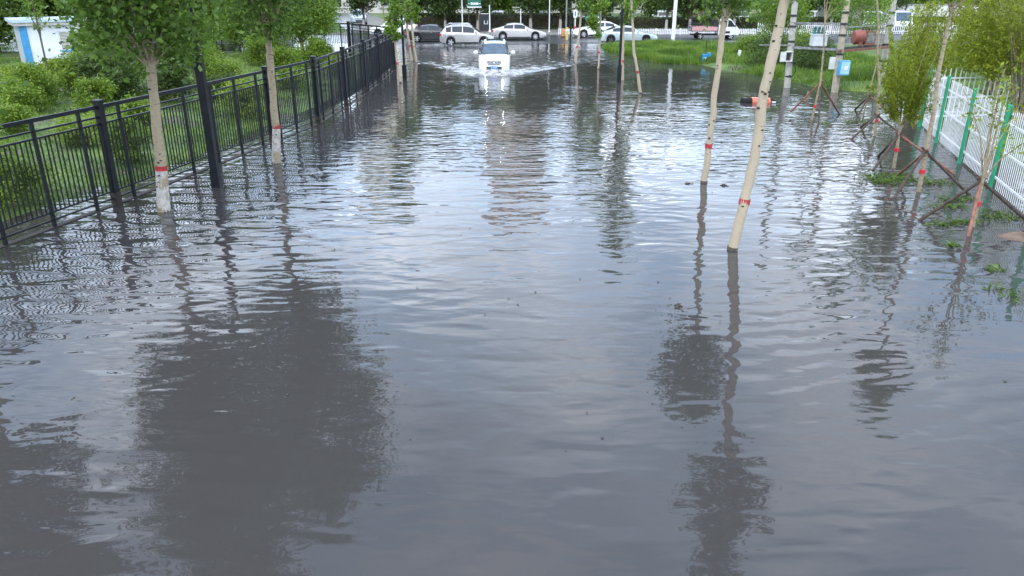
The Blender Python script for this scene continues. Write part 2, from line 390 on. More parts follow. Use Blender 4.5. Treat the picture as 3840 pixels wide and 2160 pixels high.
    l.new(ramp(fm, 0.0, 1.0, 0.025, 0.5), p.inputs['Roughness'])
    M['flood_water'] = m
watermat()

# ------------------------------------------------------------------ the setting: ground, water, road
FENCE = [(-11.6, 6.0), (-10.9, 11.4), (-9.39, 17.55), (-7.85, 25.0), (-7.19, 28.55), (-7.01, 32.79), (-6.92, 36.96), (-6.93, 41.08), (-7.06, 47.36)]
_fy = np.array([p[1] for p in FENCE]); _fx = np.array([p[0] for p in FENCE])
SH_X = np.array([7.0, 7.9, 9.6, 12.1, 12.9, 14.4, 15.5, 17.6, 18.2, 19.5, 22.0])
SH_Y = np.array([60.0, 57.7, 51.2, 50.6, 46.5, 43.2, 38.6, 37.2, 33.0, 28.6, 26.0])
_rs = np.random.RandomState(4)
_K = _rs.uniform(-1, 1, (14, 2)) * np.array([0.9]); _PH = _rs.uniform(0, 6.28, 14)
def wob(x, y):
    s = 0
    for (a, b_), ph in zip(_K, _PH): s = s + np.sin(a * x + b_ * y + ph)
    return s / 14.0
def hgt(x, y):
    x, y = np.asarray(x, float), np.asarray(y, float)
    xf = np.interp(y, _fy, _fx)
    left = np.clip((xf - 1.5 - x) * 0.055, -0.4, 0.22)
    left = np.where(y > 62, -0.5, left) 
    left = np.minimum(left, (60.0 - y) * 0.12)
    d = np.minimum(y - np.interp(x, SH_X, SH_Y), (x - 7.3) * 1.2)
    right = np.clip(d * 0.075, -0.4, 0.20)
    right = np.minimum(right, (65.6 - y) * 1.5)
    encl = np.clip((x - np.interp(y, [5, 15.7, 18.8, 28.2], [9.6, 12.4, 13.3, 16.2])) * 0.07, -0.4, 0.15)
    encl = np.where(y > 30, -0.4, encl)
    far = np.clip((y - 79.4) * 0.8, -0.4, 0.14)
    h = np.maximum(np.maximum(left, right), np.maximum(encl, far))
    land = np.clip((h + 0.25) * 3, 0, 1)
    return np.maximum(h, -0.45) + wob(x, y) * (0.055 + 0.05 * (x > 5)) * land * (y < 66)

def gridmesh(name, xs, ys, zf, m, smooth=True):
    X, Y = np.meshgrid(xs, ys); Z = zf(X, Y)
    nx, ny = len(xs), len(ys)
    v = np.stack([X.ravel(), Y.ravel(), Z.ravel()], 1)
    i = np.arange(nx - 1)[None, :] + np.arange(ny - 1)[:, None] * nx
    f = np.stack([i, i + 1, i + nx + 1, i + nx], -1).reshape(-1, 4)
    me = bpy.data.meshes.new(name); me.from_pydata(v.tolist(), [], f.tolist()); me.update()
    me.materials.append(m)
    if smooth: me.shade_smooth()
    return me, v
def lines(parts):
    out_ = []
    for a, b_, st in parts: out_ += list(np.arange(a, b_, st))
    return np.array(out_ + [parts[-1][1]])
gx = lines([(-1600, -200, 200), (-200, -60, 10), (-60, -5, 0.6), (-5, 5, 2), (5, 32, 0.5), (32, 60, 2), (60, 200, 10), (200, 1600, 200)])
gy = lines([(-600, -40, 70), (-40, 4, 4), (4, 62, 0.6), (62, 84, 0.4), (84, 160, 4), (160, 400, 30), (400, 2200, 300)])
me, _ = gridmesh('ground', gx, gy, hgt, M['ground'])
tag(link_mesh('ground', me), kind='structure')

VX, VY = -1.04, 45.7          # front of the driving van
def wake(x, y):
    h = np.zeros_like(x)
    t = y - (VY - 1.1)
    for sgn, sp in ((-1, 0.66), (1, 0.72)):
        ridge = VX + sgn * (0.75 + sp * t)
        dd = (x - ridge) * sgn
        amp = 0.12 * np.exp(-np.clip(t, 0, 99) / 5.0) * (t > -0.2) * (1 + 0.5 * np.sin(2.3 * y + sgn) * np.sin(1.1 * x + 0.7 * y))
        h += amp * np.exp(-(dd / 0.34) ** 2) - 0.35 * amp * np.exp(-((dd + 0.75) / 0.4) ** 2) + 0.35 * amp * np.exp(-((dd + 1.5) / 0.4) ** 2)
    inside = (np.abs(x - VX) < 0.75 + 0.68 * np.clip(t, 0, 99)) & (t > 0)
    h += inside * 0.045 * np.exp(-np.clip(t, 0, 99) / 9) * (np.sin(3.1 * x + 2.2 * y) * np.sin(2.3 * x - 3.7 * y) + 0.6 * np.sin(6.1 * x + 1.3 * np.sin(4 * y)) * np.sin(5.2 * y))
    bow = np.exp(-((x - VX) / 1.15) ** 2 - ((y - VY + 0.35) / 0.42) ** 2) * 0.20
    return h + bow
wx = lines([(-70, -14, 4), (-14, -9, 0.5), (-9, 8, 0.11), (8, 16, 0.8), (16, 72, 4)])
wy = lines([(-60, 40, 4), (40, 43.5, 0.5), (43.5, 61, 0.11), (61, 73, 2)])
me, wv = gridmesh('water', wx, wy, wake, M['flood_water'])
x, y = wv[:, 0], wv[:, 1]
t = y - (VY - 1.1)
foam = np.exp(-((x - VX) / 1.9) ** 2 - ((y - VY + 0.45) / 0.75) ** 2) * 1.4
for sgn, sp in ((-1, 0.66), (1, 0.72)):
    dd = (x - (VX + sgn * (0.75 + sp * t))) * sgn
    foam += 0.65 * np.exp(-np.clip(t, 0, 99) / 5.5) * (t > -0.3) * np.exp(-((dd + 0.35) / 0.6) ** 2)
ins = np.clip((0.7 + 0.66 * t - np.abs(x - VX)) / 0.6, 0, 1) * (t > 0)
foam += 0.60 * ins * np.exp(-np.clip(t, 0, 99) / 7.0)
a_ = me.attributes.new('foam', 'FLOAT', 'POINT'); a_.data.foreach_set('value', np.clip(foam, 0, 1).astype(np.float32))
tag(link_mesh('water', me), kind='structure')

def slab(name, pts, z0, z1, m, kind='structure'):
    """flat quad sheet with a gentle rise from its near to its far edge"""
    mb = MB(); (x0, y0), (x1, y1) = pts
    nx = 40
    for i in range(nx):
        a, b_ = x0 + (x1 - x0) * i / nx, x0 + (x1 - x0) * (i + 1) / nx
        mb.quad((a, y0, z0), (b_, y0, z0), (b_, y1, z1), (a, y1, z1))
    return tag(mb.build(name, m), kind=kind)
slab('road', ((-220, 61.0), (220, 79.5)), -0.035, 0.055, M['asphalt'])
mb = MB(); mb.bar((-220, 79.62, 0.10), (-16.0, 79.62, 0.10), 0.24, 0.22); mb.bar((-9.5, 79.62, 0.10), (220, 79.62, 0.10), 0.24, 0.22)
tag(mb.build('kerb', M['kerb_stone']), kind='structure')
mb = MB(); mb.bar((9.2, 65.75, 0.05), (220, 65.75, 0.05), 0.2, 0.28)
tag(mb.build('kerb', M['kerb_stone']), kind='structure')
mb = MB()
for i in range(60):
    a, b_ = -9.4 + i * 2.5, -9.4 + (i + 1) * 2.5
    mb.quad((a, 79.75, 0.165), (b_, 79.75, 0.165), (b_, 86.2, 0.165), (a, 86.2, 0.165))
tag(mb.build('pavement', M['pavement']), kind='structure')
mb = MB()
ss = [(-12.6, 79.6, 3.4), (-15.5, 90, 3.4), (-19.5, 104, 3.5), (-25, 124, 3.6), (-33, 150, 3.8), (-45, 190, 4)]
for (a, b_, w), (c_, d_, w2) in zip(ss[:-1], ss[1:]):
    mb.quad((a - w, b_, 0.172), (a + w, b_, 0.172), (c_ + w2, d_, 0.172), (c_ - w2, d_, 0.172))
tag(mb.build('road', M['asphalt']), kind='structure')
# pale lane marks on the cross road
for i in range(14):
    x0 = -30 + i * 6.0
    if -2 < x0 < 6: continue
    tag(MB().quad((x0, 70.9, 0.0215), (x0 + 3, 70.9, 0.0215), (x0 + 3, 71.05, 0.0225), (x0, 71.05, 0.0225)).build('lane_marking', M['white_paint']), kind='structure')

# ------------------------------------------------------------------ foliage tools
def leaves_mesh(name, pts, size, m, rs, aspect=0.62, up=0.35, droop=0.0, spread=None):
    """one small rhombic leaf per point"""
    pts = np.asarray(pts, float); N = len(pts)
    s = size * rs.uniform(0.6, 1.35, N)[:, None]
    nrm = rs.normal(0, 1, (N, 3)); nrm[:, 2] = np.abs(nrm[:, 2]) + up
    nrm /= np.linalg.norm(nrm, axis=1)[:, None]
    d = rs.normal(0, 1, (N, 3)); d[:, 2] -= droop
    d -= nrm * (d * nrm).sum(1)[:, None]; d /= np.linalg.norm(d, axis=1)[:, None]
    w = np.cross(nrm, d)
    a = pts - d * s * 0.5; c_ = pts + d * s * 0.5
    b_ = pts + w * s * aspect * 0.5 + nrm * s * 0.06; e_ = pts - w * s * aspect * 0.5 + nrm * s * 0.06
    v = np.stack([a, b_, c_, e_], 1).reshape(-1, 3).astype(np.float32)
    me = bpy.data.meshes.new(name)
    me.vertices.add(4 * N); me.vertices.foreach_set('co', v.ravel())
    me.loops.add(4 * N); me.loops.foreach_set('vertex_index', np.arange(4 * N, dtype=np.int32))
    me.polygons.add(N); me.polygons.foreach_set('loop_start', np.arange(0, 4 * N, 4, dtype=np.int32))
    me.update(calc_edges=True); me.materials.append(m)
    return me

def blob_points(rs, blobs, n):
    """points in the outer part of a set of ellipsoids (cx,cy,cz,rx,ry,rz)"""
    b_ = np.array(blobs, float); vol = (b_[:, 3] * b_[:, 4] * b_[:, 5]) ** 0.75
    idx = rs.choice(len(b_), n, p=vol / vol.sum())
    u = rs.normal(0, 1, (n, 3)); u /= np.linalg.norm(u, axis=1)[:, None]
    r_ = rs.uniform(0, 1, n)[:, None] ** 0.42 * rs.uniform(0.85, 1.15, n)[:, None]
    stray = rs.uniform(0, 1, n)[:, None] < 0.12                      # loose shoots beyond the clump
    r_ = np.where(stray, r_ * rs.uniform(1.1, 1.9, n)[:, None], r_)
    return b_[idx, :3] + u * r_ * b_[idx, 3:]

def crown_blobs(rs, z0, z1, rad, k, shape='egg', br=0.42, cx=0.0, cy=0.0):
    bl = []
    for i in range(k):
        tt = (i + rs.uniform(0, 1)) / k
        z = z0 + (z1 - z0) * tt
        if shape == 'egg': pr = math.sin(math.pi * min(max(0.12 + 0.80 * tt, 0), 1)) ** 0.75
        elif shape == 'cone': pr = (1 - tt) * 0.85 + 0.15
        else: pr = 1 - abs(2 * tt - 1) ** 3 * 0.6
        a = rs.uniform(0, 6.283); rr = rad * pr * rs.uniform(0.15, 0.78)
        s = rad * br * rs.uniform(0.7, 1.25) * (0.55 + 0.45 * pr)
        bl.append((cx + rr * math.cos(a), cy + rr * math.sin(a), z, s, s, s * rs.uniform(0.7, 1.0)))
    return bl

def branches(mb, blobs, trunk_at, rs, r0=0.045, zmin=None):
    for (x, y, z, *_r) in blobs:
        a = trunk_at(z)
        mid = (a[0] * 0.55 + x * 0.45, a[1] * 0.55 + y * 0.45, a[2] * 0.5 + z * 0.5)
        mb.tube([a, mid, (x, y, z)], [r0, r0 * 0.6, r0 * 0.2], 5, False)

def poplar(name, label, Y, path, r0, r1, top, crown, leafm, bark, nleaf, lsize, seed, group=None, wash=0.0, band=True, knots=0, shape='egg', k=26, br=0.42, cat='tree'):
    """street tree: path = (x, z) points of the stem above the water; crown = (z0, radius)"""
    rs = np.random.RandomState(seed)
    x0 = path[0][0]
    root = empty(name, (x0, Y, -0.4)); tag(root, label, cat, group)
    P = [(p[0] - x0, 0.0, p[1] + 0.4) for p in path]
    P = [(P[0][0], 0, 0.0)] + P
    xt, zt = P[-1][0], P[-1][2]
    ztop = top + 0.4
    lean = (P[-1][0] - P[-3][0]) / max(P[-1][2] - P[-3][2], 0.1)
    PP = list(P)
    for i in range(1, 6):
        q = i / 5.0
        PP.append((xt + lean * 0.4 * (ztop - zt) * q + rs.normal(0, 0.03), rs.normal(0, 0.04), zt + (ztop - 0.4 - zt) * q))
    zs = [q[2] for q in PP]
    def rad(z):
        if z <= zt: return r0 + (r1 - r0) * z / zt
        return max(r1 * (1 - 0.85 * (z - zt) / max(ztop - zt, .1)), 0.012)
    def at(z):
        z = min(max(z, 0), zs[-1])
        return (float(np.interp(z, zs, [q[0] for q in PP])), float(np.interp(z, zs, [q[1] for q in PP])), z)
    # dense path for a knobbly stem
    D = []
    for z in np.arange(0, zs[-1], 0.22):
        a = at(z); D.append((a[0] + rs.normal(0, 0.008), a[1] + rs.normal(0, 0.008), a[2]))
    D.append(at(zs[-1]))
    mb = MB(); mb.tube(D, [rad(q[2]) * rs.uniform(0.95, 1.07) * (1 + 0.22 * math.exp(-q[2] / 0.35)) for q in D], 12)
    tr = mb.build('trunk', bark, root, True, 70)
    cz0, crad = crown
    bl = crown_blobs(rs, cz0 + 0.4, ztop, crad, k, shape, br)
    bl = [(q[0] + at(q[2])[0], q[1] + at(q[2])[1], *q[2:]) for q in bl]
    mb = MB(); branches(mb, bl, lambda z: at(max(z - crad * 0.8, min(cz0 + 0.1, zt))), rs, max(r1 * 0.42, 0.018))
    mb.build('branch', bark, root, True)
    link_mesh('crown', leaves_mesh('crown', blob_points(rs, bl, nleaf), lsize, leafm, rs, 0.8), root)
    if wash:
        zz_ = [0.38, 0.7, 1.0, 0.4 + wash]
        MB().tube([at(z) for z in zz_], [rad(z) * (1.035 + 0.22 * math.exp(-z / 0.35)) + 0.004 for z in zz_], 14, False).build('whitewash', M['whitewash'], tr, True, 70)
    if band:
        zz_ = [0.4 + (wash or 0.92), 0.4 + (wash or 0.92) + 0.11]
        MB().tube([at(z) for z in zz_], [rad(z) * 1.04 + 0.008 for z in zz_], 14, False).build('red_band', M['red_band'], tr, True, 70)
    zz_ = [0.36, 0.44, 0.455]
    MB().tube([at(z) for z in zz_], [rad(z) * (1.035 + 0.22 * math.exp(-z / 0.35)) + (0.0055 if wash and z < 0.45 else 0.001)  for z in zz_], 12, False).build('waterline_stain', M['wet_stain'], tr, True, 70)
    for i in range(knots):
        z = rs.uniform(0.9, min(zt, 4.6)); a = at(z); ang = rs.uniform(-2.6, -0.5); r_ = rad(z) * 1.0
        c_ = (a[0] + r_ * math.cos(ang), a[1] + r_ * math.sin(ang), z)
        s = rs.uniform(0.6, 1.2)
        kb = MB(); kb.lathe([(0.001, -0.018 * s), (0.022 * s, -0.012 * s), (0.032 * s, 0), (0.022 * s, 0.012 * s), (0.001, 0.018 * s)], 'z', c_, 8)
        kb.build('knot', M['knot'], tr, True, 70)
    return root

# ------------------------------------------------------------------ poplars along the black fence
poplar('poplar_tree', 'poplar with broad leafy crown, pale red-banded trunk standing before the iron fence bushes', 16.98,
       [(-8.04, 0), (-7.94, 0.94), (-7.88, 1.78), (-7.81, 2.65), (-7.76, 3.32), (-7.75, 3.54)], 0.135, 0.09, 11.3, (3.45, 2.55), M['leaf_poplar'], M['bark_poplar'], 30000, 0.13, 11, wash=0.95, knots=9, k=60, shape='mid')
poplar('poplar_tree', 'poplar with long clean trunk and whitewashed foot between lamp post and iron fence', 22.01,
       [(-6.90, 0), (-6.77, 1.01), (-6.76, 1.76), (-6.73, 2.71), (-6.72, 3.56), (-6.71, 4.45)], 0.118, 0.08, 13.0, (3.75, 2.45), M['leaf_poplar'], M['bark_poplar'], 28000, 0.13, 12, wash=1.0, knots=7, k=60, shape='mid')
poplar('poplar_tree', 'poplar beside the iron fence seen only as a dark crown mirrored in the water', 11.9,
       [(-9.4, 0), (-9.35, 1.5), (-9.3, 3.5)], 0.15, 0.10, 10.6, (3.2, 2.2), M['leaf_poplar'], M['bark_poplar'], 20000, 0.13, 13, wash=0.95, k=40)
# two slim poplars in the street on the right
poplar('poplar_tree', 'slim bare-stemmed poplar with thick pale trunk, red band and brown peeling foot', 14.24,
       [(4.35, 0), (4.44, 0.55), (4.49, 1.03), (4.57, 1.78), (4.61, 2.43), (4.58, 2.77), (4.65, 3.44), (4.72, 4.03), (4.78, 4.61)], 0.098, 0.088, 9.2, (4.75, 1.15), M['leaf_poplar'], M['bark_pale'], 4200, 0.12, 21, knots=14, k=24, wash=0, band=True)
poplar('poplar_tree', 'slim bare-stemmed poplar with thinner trunk, rising from the flood before a bobbing twig clump', 19.62,
       [(5.05, 0), (5.07, 0.46), (5.08, 0.95), (5.11, 1.7), (5.10, 2.23), (5.14, 2.95), (5.16, 3.58), (5.16, 4.13), (5.16, 4.5)], 0.085, 0.07, 6.9, (4.2, 1.25), M['leaf_poplar'], M['bark_pale'], 3200, 0.12, 22, knots=8, k=18, wash=0, band=True)
# young poplars near the crossing
yp = dict(group='young poplars planted near the crossing', wash=0.0, shape='mid')
poplar('young_poplar', 'young poplar with leaning pink-banded stem beside a slim black lamp pole', 51.8, [(4.16, 0), (4.29, 1.25), (4.38, 2.23), (4.44, 3.17)], 0.085, 0.06, 7.8, (2.9, 1.15), M['leaf_poplar'], M['bark_pale'], 2600, 0.17, 31, k=16, **yp)
poplar('young_poplar', 'young poplar with thin straight stem and leafy crown starting low', 47.7, [(5.22, 0), (5.24, 0.57), (5.22, 1.69), (5.24, 2.74)], 0.06, 0.045, 6.5, (1.75, 0.85), M['leaf_fresh'], M['bark_pale'], 2600, 0.15, 32, k=18, **yp)
poplar('young_poplar', 'young poplar standing close against the black lamp post by the grass verge', 42.3, [(5.98, 0), (5.93, 0.76), (5.88, 2.32), (5.87, 3.42)], 0.075, 0.06, 8.8, (3.1, 1.05), M['leaf_poplar'], M['bark_pale'], 3200, 0.15, 33, k=20, **yp)
poplar('young_poplar', 'young poplar with crooked stem and upswept branches before the grass verge', 37.0, [(6.11, 0), (5.96, 0.72), (5.85, 1.25), (5.69, 1.82), (5.57, 2.94), (5.42, 4.14)], 0.075, 0.05, 8.6, (3.5, 0.95), M['leaf_fresh'], M['bark_pale'], 2400, 0.14, 34, k=18, **yp)
poplar('young_poplar', 'young poplar with short bright crown by the iron fence end post', 41.1, [(-5.85, 0), (-5.97, 0.94), (-6.01, 1.87), (-6.06, 2.26)], 0.07, 0.05, 5.6, (2.1, 0.75), M['leaf_fresh'], M['bark_pale'], 2600, 0.14, 35, k=16, **yp)
poplar('young_poplar', 'young whitewashed poplar, one of a pair behind the slim lamp post', 52.7, [(-6.67, 0), (-6.79, 1.02), (-6.89, 2.1)], 0.085, 0.07, 6.6, (2.6, 1.0), M['leaf_fresh'], M['bark_pale'], 2600, 0.16, 36, k=16, **yp)
poplar('young_poplar', 'young whitewashed poplar, one of a pair behind the slim lamp post', 51.8, [(-6.27, 0), (-6.38, 1.08), (-6.45, 2.23)], 0.085, 0.07, 6.2, (2.6, 0.9), M['leaf_fresh'], M['bark_pale'], 2400, 0.16, 37, k=16, **yp)

# ------------------------------------------------------------------ black iron fence
def main_post_mesh():
    b_ = MB(); b_.box(-0.075, 0.075, -0.075, 0.075, 0.30, 2.38); b_.box(-0.095, 0.095, -0.095, 0.095, 2.38, 2.43)
    return b_.mesh('post', M['iron'])
PICK = MB().box(-0.012, 0.012, -0.012, 0.012, 0.345, 1.885).mesh('picket', M['iron'])
MIDP = MB().box(-0.032, 0.032, -0.032, 0.032, -0.3, 2.25).mesh('intermediate_post', M['iron'])
POSTM = main_post_mesh()
FOOTM = MB().box(-0.085, 0.085, -0.085, 0.085, -0.4, 0.30).mesh('post_foot', M['iron_low'])

def iron_fence(label, pts, maxpick=300, group=None, start=0.0):
    root = empty('iron_fence', (pts[0][0], pts[0][1], 0)); tag(root, label, 'fence', group)
    ox, oy = pts[0]
    P = [(a - ox, b_ - oy) for a, b_ in pts]
    cand = []
    for (a, b_), (c_, d_) in zip(P[:-1], P[1:]):
        L = math.hypot(c_ - a, d_ - b_); ang = math.atan2(d_ - b_, c_ - a)
        for zr, hh, ww in ((2.27, 0.085, 0.055), (2.05, 0.04, 0.04), (1.90, 0.04, 0.04), (0.33, 0.035, 0.035), (0.165, 0.035, 0.035)):
            MB().bar((a, b_, zr), (c_, d_, zr), ww, hh).build('rail', M['iron'], root)
        nm = max(2, int(round(L / 1.25)))
        for i in range(nm):
            q = (i + 0.5) / nm
            link_mesh('intermediate_post', MIDP, root, (a + (c_ - a) * q, b_ + (d_ - b_) * q, 0), ang)
        npk = int(L / 0.125)
        for i in range(1, npk):
            q = i / npk
            if min(abs(q - (j + 0.5) / nm) for j in range(nm)) * L < 0.05: continue
            cand.append((a + (c_ - a) * q, b_ + (d_ - b_) * q, ang))
    for i, (a, b_) in enumerate(P):
        ang = math.atan2(P[min(i + 1, len(P) - 1)][1] - P[max(i - 1, 0)][1], P[min(i + 1, len(P) - 1)][0] - P[max(i - 1, 0)][0])
        po = link_mesh('post', POSTM, root, (a, b_, 0), ang); po.rotation_euler[0] = 0.008 * math.sin(7 * i); po.rotation_euler[1] = 0.008 * math.cos(5 * i); link_mesh('post_foot', FOOTM, po)
    rj = random.Random(17)
    for a, b_, ang in cand[:maxpick]:
        o = link_mesh('picket', PICK, root, (a, b_, 0), ang + rj.uniform(-0.15, 0.15)); o.rotation_euler[0] = rj.gauss(0, 0.004); o.rotation_euler[1] = rj.gauss(0, 0.005)
    if len(cand) > maxpick:
        mb = MB()
        for a, b_, ang in cand[maxpick:]: mb.box(a - 0.012, a + 0.012, b_ - 0.012, b_ + 0.012, 0.345, 1.885)
        tag(mb.build('far_pickets', M['iron'], root), kind='stuff')
    return root
iron_fence('long black iron fence with square posts running along the flooded street', FENCE[1:])
iron_fence('black iron fence turning away along the garden edge towards the crossing', [(-7.06, 47.6), (-7.6, 50.0), (-11.15, 54.7), (-14.6, 55.4), (-21.0, 56.0)])
mb = MB()
for (a, b_), (c_, d_) in zip(FENCE[:-1], FENCE[1:]): mb.bar((a - 0.02, b_, -0.2), (c_ - 0.02, d_, -0.2), 0.16, 0.435)
tag(mb.build('kerb', M['iron_low']), kind='structure')

# ------------------------------------------------------------------ black lamp posts
def lamp_post(label, x, y, wb, wm, zb, zm, zt):
    root = empty('lamp_post', (x, y, -0.4)); tag(root, label, 'lamp post')
    MB().box(-wb / 2, wb / 2, -wb / 2, wb / 2, 0, zb + 0.4).build('base', M['iron'], root)
    MB().box(-wm / 2, wm / 2, -wm / 2, wm / 2, zb + 0.4, zm + 0.4).build('column', M['iron'], root)
    MB().tube([(0, 0, zm + 0.4), (0, 0, zt + 0.4)], [wm * 0.28, wm * 0.22], 10).build('pole', M['iron'], root)
    h = MB(); h.box(-0.17, 0.17, -0.17, 0.17, zt + 0.38, zt + 0.44); h.box(-0.20, 0.20, -0.20, 0.20, zt + 0.86, zt + 0.92); h.build('lantern_frame', M['iron'], root)
    MB().box(-0.13, 0.13, -0.13, 0.13, zt + 0.44, zt + 0.86).build('lantern_glass', M['white_box'], root)
lamp_post('thick square black lamp post with thinner pole on top, in front of the iron fence', -7.61, 19.2, 0.215, 0.185, 0.42, 3.27, 4.9)
lamp_post('black lamp post beside a young poplar near the iron fence end', -5.81, 42.5, 0.22, 0.11, 0.76, 3.4, 4.9)
lamp_post('black lamp post leaning against a young poplar by the grass verge', 5.60, 41.08, 0.22, 0.12, 0.90, 4.3, 7.2)
lamp_post('slim black lamp pole standing in the water of the crossing', 4.13, 56.6, 0.12, 0.085, 0.6, 3.6, 4.9)

# ------------------------------------------------------------------ white fence with green posts
WP = MB()
WP.box(-0.021, 0.021, -0.005, 0.005, 0.06, 1.96); WP.prism([(-0.021, 1.96), (0.021, 1.96), (0, 2.03)], 'y', -0.005, 0.005)
WPM = WP.mesh('picket', M['white_paint'])
GP = MB(); GP.box(-0.042, 0.042, -0.12, -0.04, -0.4, 2.08); GP.box(-0.052, 0.052, -0.13, -0.03, 2.08, 2.13); GPM = GP.mesh('post', M['green_paint'])
def white_fence(label, pts, step=0.14):
    root = empty('white_fence', (pts[0][0], pts[0][1], 0)); tag(root, label, 'fence')
    ox, oy = pts[0]; P = [(a - ox, b_ - oy) for a, b_ in pts]
    for i, (a, b_) in enumerate(P):
        j = min(i, len(P) - 2); ang = math.atan2(P[j + 1][1] - P[j][1], P[j + 1][0] - P[j][0])
        link_mesh('post', GPM, root, (a, b_, 0), ang)
    for (a, b_), (c_, d_) in zip(P[:-1], P[1:]):
        L = math.hypot(c_ - a, d_ - b_); ang = math.atan2(d_ - b_, c_ - a); nx, ny = -math.sin(ang) * 0.024, math.cos(ang) * 0.024
        for zr in (1.66, 0.98, 0.30):
            MB().bar((a + nx, b_ + ny, zr), (c_ + nx, d_ + ny, zr), 0.035, 0.055).build('rail', M['white_paint'], root)
        k = int(L / step)
        for i in range(1, k):
            q = i / k; link_mesh('picket', WPM, root, (a + (c_ - a) * q, b_ + (d_ - b_) * q, 0), ang)
white_fence('white picket fence with green posts standing in the flood by the staked saplings', [(14.95, 27.99), (14.0, 24.96), (13.1, 21.91), (12.19, 18.82), (11.28, 15.73), (10.4, 12.6)])
white_fence('white picket fence with pointed tips running off from the corner behind the willow', [(15.05, 28.35), (18.6, 28.9), (22.1, 29.4), (25.6, 29.9)], 0.21)

# ------------------------------------------------------------------ saplings and their wooden props
def sapling(label, Y, path, r, tops, leafm, nleaf, lsize, seed, blobs=None, aspect=0.5, droop=0.0):
    """tops = (x, z) ends of the stems that leave the head of the stem"""
    rs = np.random.RandomState(seed); x0 = path[0][0]
    root = empty('sapling', (x0, Y, -0.35)); tag(root, label, 'sapling', 'saplings along the white fence')
    P = [(p[0] - x0, 0, p[1] + 0.35) for p in path]; P = [(P[0][0], 0, 0)] + P
    MB().tube(P, list(np.linspace(r, r * 0.6, len(P))), 9).build('trunk', M['bark_sapling'], root, True, 70)
    h = P[-1]; ends = []
    for i, (tx, tz) in enumerate(tops):
        e_ = (tx - x0, rs.uniform(-0.5, 0.5), tz + 0.35)
        mid = (h[0] * 0.6 + e_[0] * 0.4 + rs.normal(0, .04), e_[1] * 0.35, h[2] * 0.5 + e_[2] * 0.5)
        MB().tube([h, mid, e_], [r * 0.45, r * 0.3, r * 0.12], 6).build('branch', M['bark_sapling'], root, True, 70)
        ends.append((mid, e_))
    pts = []
    if blobs is None:
        for mid, e_ in ends:
            for _ in range(nleaf // max(len(ends), 1)):
                q = rs.uniform(0.15, 1.12); pts.append(tuple(mid[i] + (e_[i] - mid[i]) * q + rs.normal(0, 0.13) for i in range(3)))
    else:
        bl = [(b_[0] - x0, b_[1], b_[2] + 0.35, *b_[3:]) for b_ in blobs]; pts = blob_points(rs, bl, nleaf)
    link_mesh('crown', leaves_mesh('crown', pts, lsize, leafm, rs, aspect, droop=droop), root)
    MB().tube([(np.interp(z, [q[2] for q in P], [q[0] for q in P]), 0, z) for z in (0.82, 0.92)], r * 1.15, 9).build('red_tape', M['tape_red'], root)
    return root
def prop(label, head, feet, mats, lash=True):
    root = empty('tree_prop', (head[0], head[1], 0)); tag(root, label, 'tree prop', 'wooden props of the saplings')
    for i, (fx, fy, fz) in enumerate(feet):
        a = (fx - head[0], fy - head[1], fz); d = np.array((-a[0], -a[1], head[2] - fz)); d /= np.linalg.norm(d)
        b_ = (d[0] * 0.14, d[1] * 0.14, head[2] + d[2] * 0.14)
        a2 = tuple(np.array(a) - d * 0.25)
        o_ = 0.03 * (i - 1)
        MB().tube([a2, (b_[0] + o_, b_[1] + o_ * 0.6, b_[2])], [0.038, 0.032], 8).build('pole', mats[i % len(mats)], root, True, 70)
    if lash: MB().lathe([(0.055, -0.05), (0.07, 0), (0.055, 0.05)], 'z', (0, 0, head[2]), 10).build('lashing', M['prop_dark'], root, True)
RD, DK = M['prop_red'], M['prop_dark']
prop('reddish prop poles tied high on a sapling beside the short wooden stake', (11.63, 29.5, 1.36), [(11.05, 30.2, 0.35), (11.35, 28.4, 0), (12.9, 30.6, 0.15)], [RD, DK, RD])
prop('dark prop poles around a thin leaning sapling near the blue box pole', (14.05, 30.6, 0.75), [(12.9, 28.9, 0), (14.9, 29.9, 0), (14.2, 32, 0)], [DK, RD, DK])
prop('crossed dark prop poles around the tall bare sapling', (12.43, 26.2, 0.68), [(11.35, 25.5, 0), (13.2, 25.2, 0), (12.7, 27.9, 0)], [DK, DK, DK])
prop('crossed dark prop poles under the bushy yellow-green willow sapling', (10.85, 21.4, 0.93), [(10.0, 20.6, 0.25), (11.9, 20.5, 0.15), (11.1, 22.9, 0)], [DK, RD, DK])
prop('long brown prop poles reaching into the floating weeds before the fence', (10.22, 18.7, 1.02), [(9.35, 18.1, 0), (11.35, 18.4, 0.0), (10.5, 20.4, 0)], [DK, DK, RD])
prop('heavy prop poles, two dark and one reddish, around the many-stemmed sapling', (9.93, 15.8, 0.98), [(9.15, 16.2, 0.1), (9.5, 15.1, 0), (11.2, 15.75, 0.05)], [DK, RD, DK])
sapling('bare sapling forking into thin upright branches beside the short wooden stake', 29.43, [(11.47, 0), (11.6, 1.39), (11.54, 2.45), (11.43, 3.57)], 0.05, [(11.15, 5.2), (11.45, 5.6), (11.6, 5.3), (11.95, 4.8), (12.0, 4.4)], M['leaf_fresh'], 900, 0.11, 51)
sapling('thin sapling leaning over near the pole with the blue box', 30.7, [(14.0, 0), (14.05, 0.73), (14.15, 1.64), (14.2, 2.3)], 0.035, [(14.35, 4.4), (13.6, 3.6), (14.1, 4.6)], M['leaf_fresh'], 300, 0.10, 52)
sapling('tall bare sapling with a straight pale stem among the prop poles', 26.2, [(12.46, 0), (12.43, 0.67), (12.29, 1.78), (12.06, 2.72), (11.95, 3.55), (11.75, 4.36)], 0.05, [(11.5, 5.8), (11.9, 6.0), (12.2, 5.6)], M['leaf_fresh'], 1200, 0.11, 53)
wb = []
_r = np.random.RandomState(7)
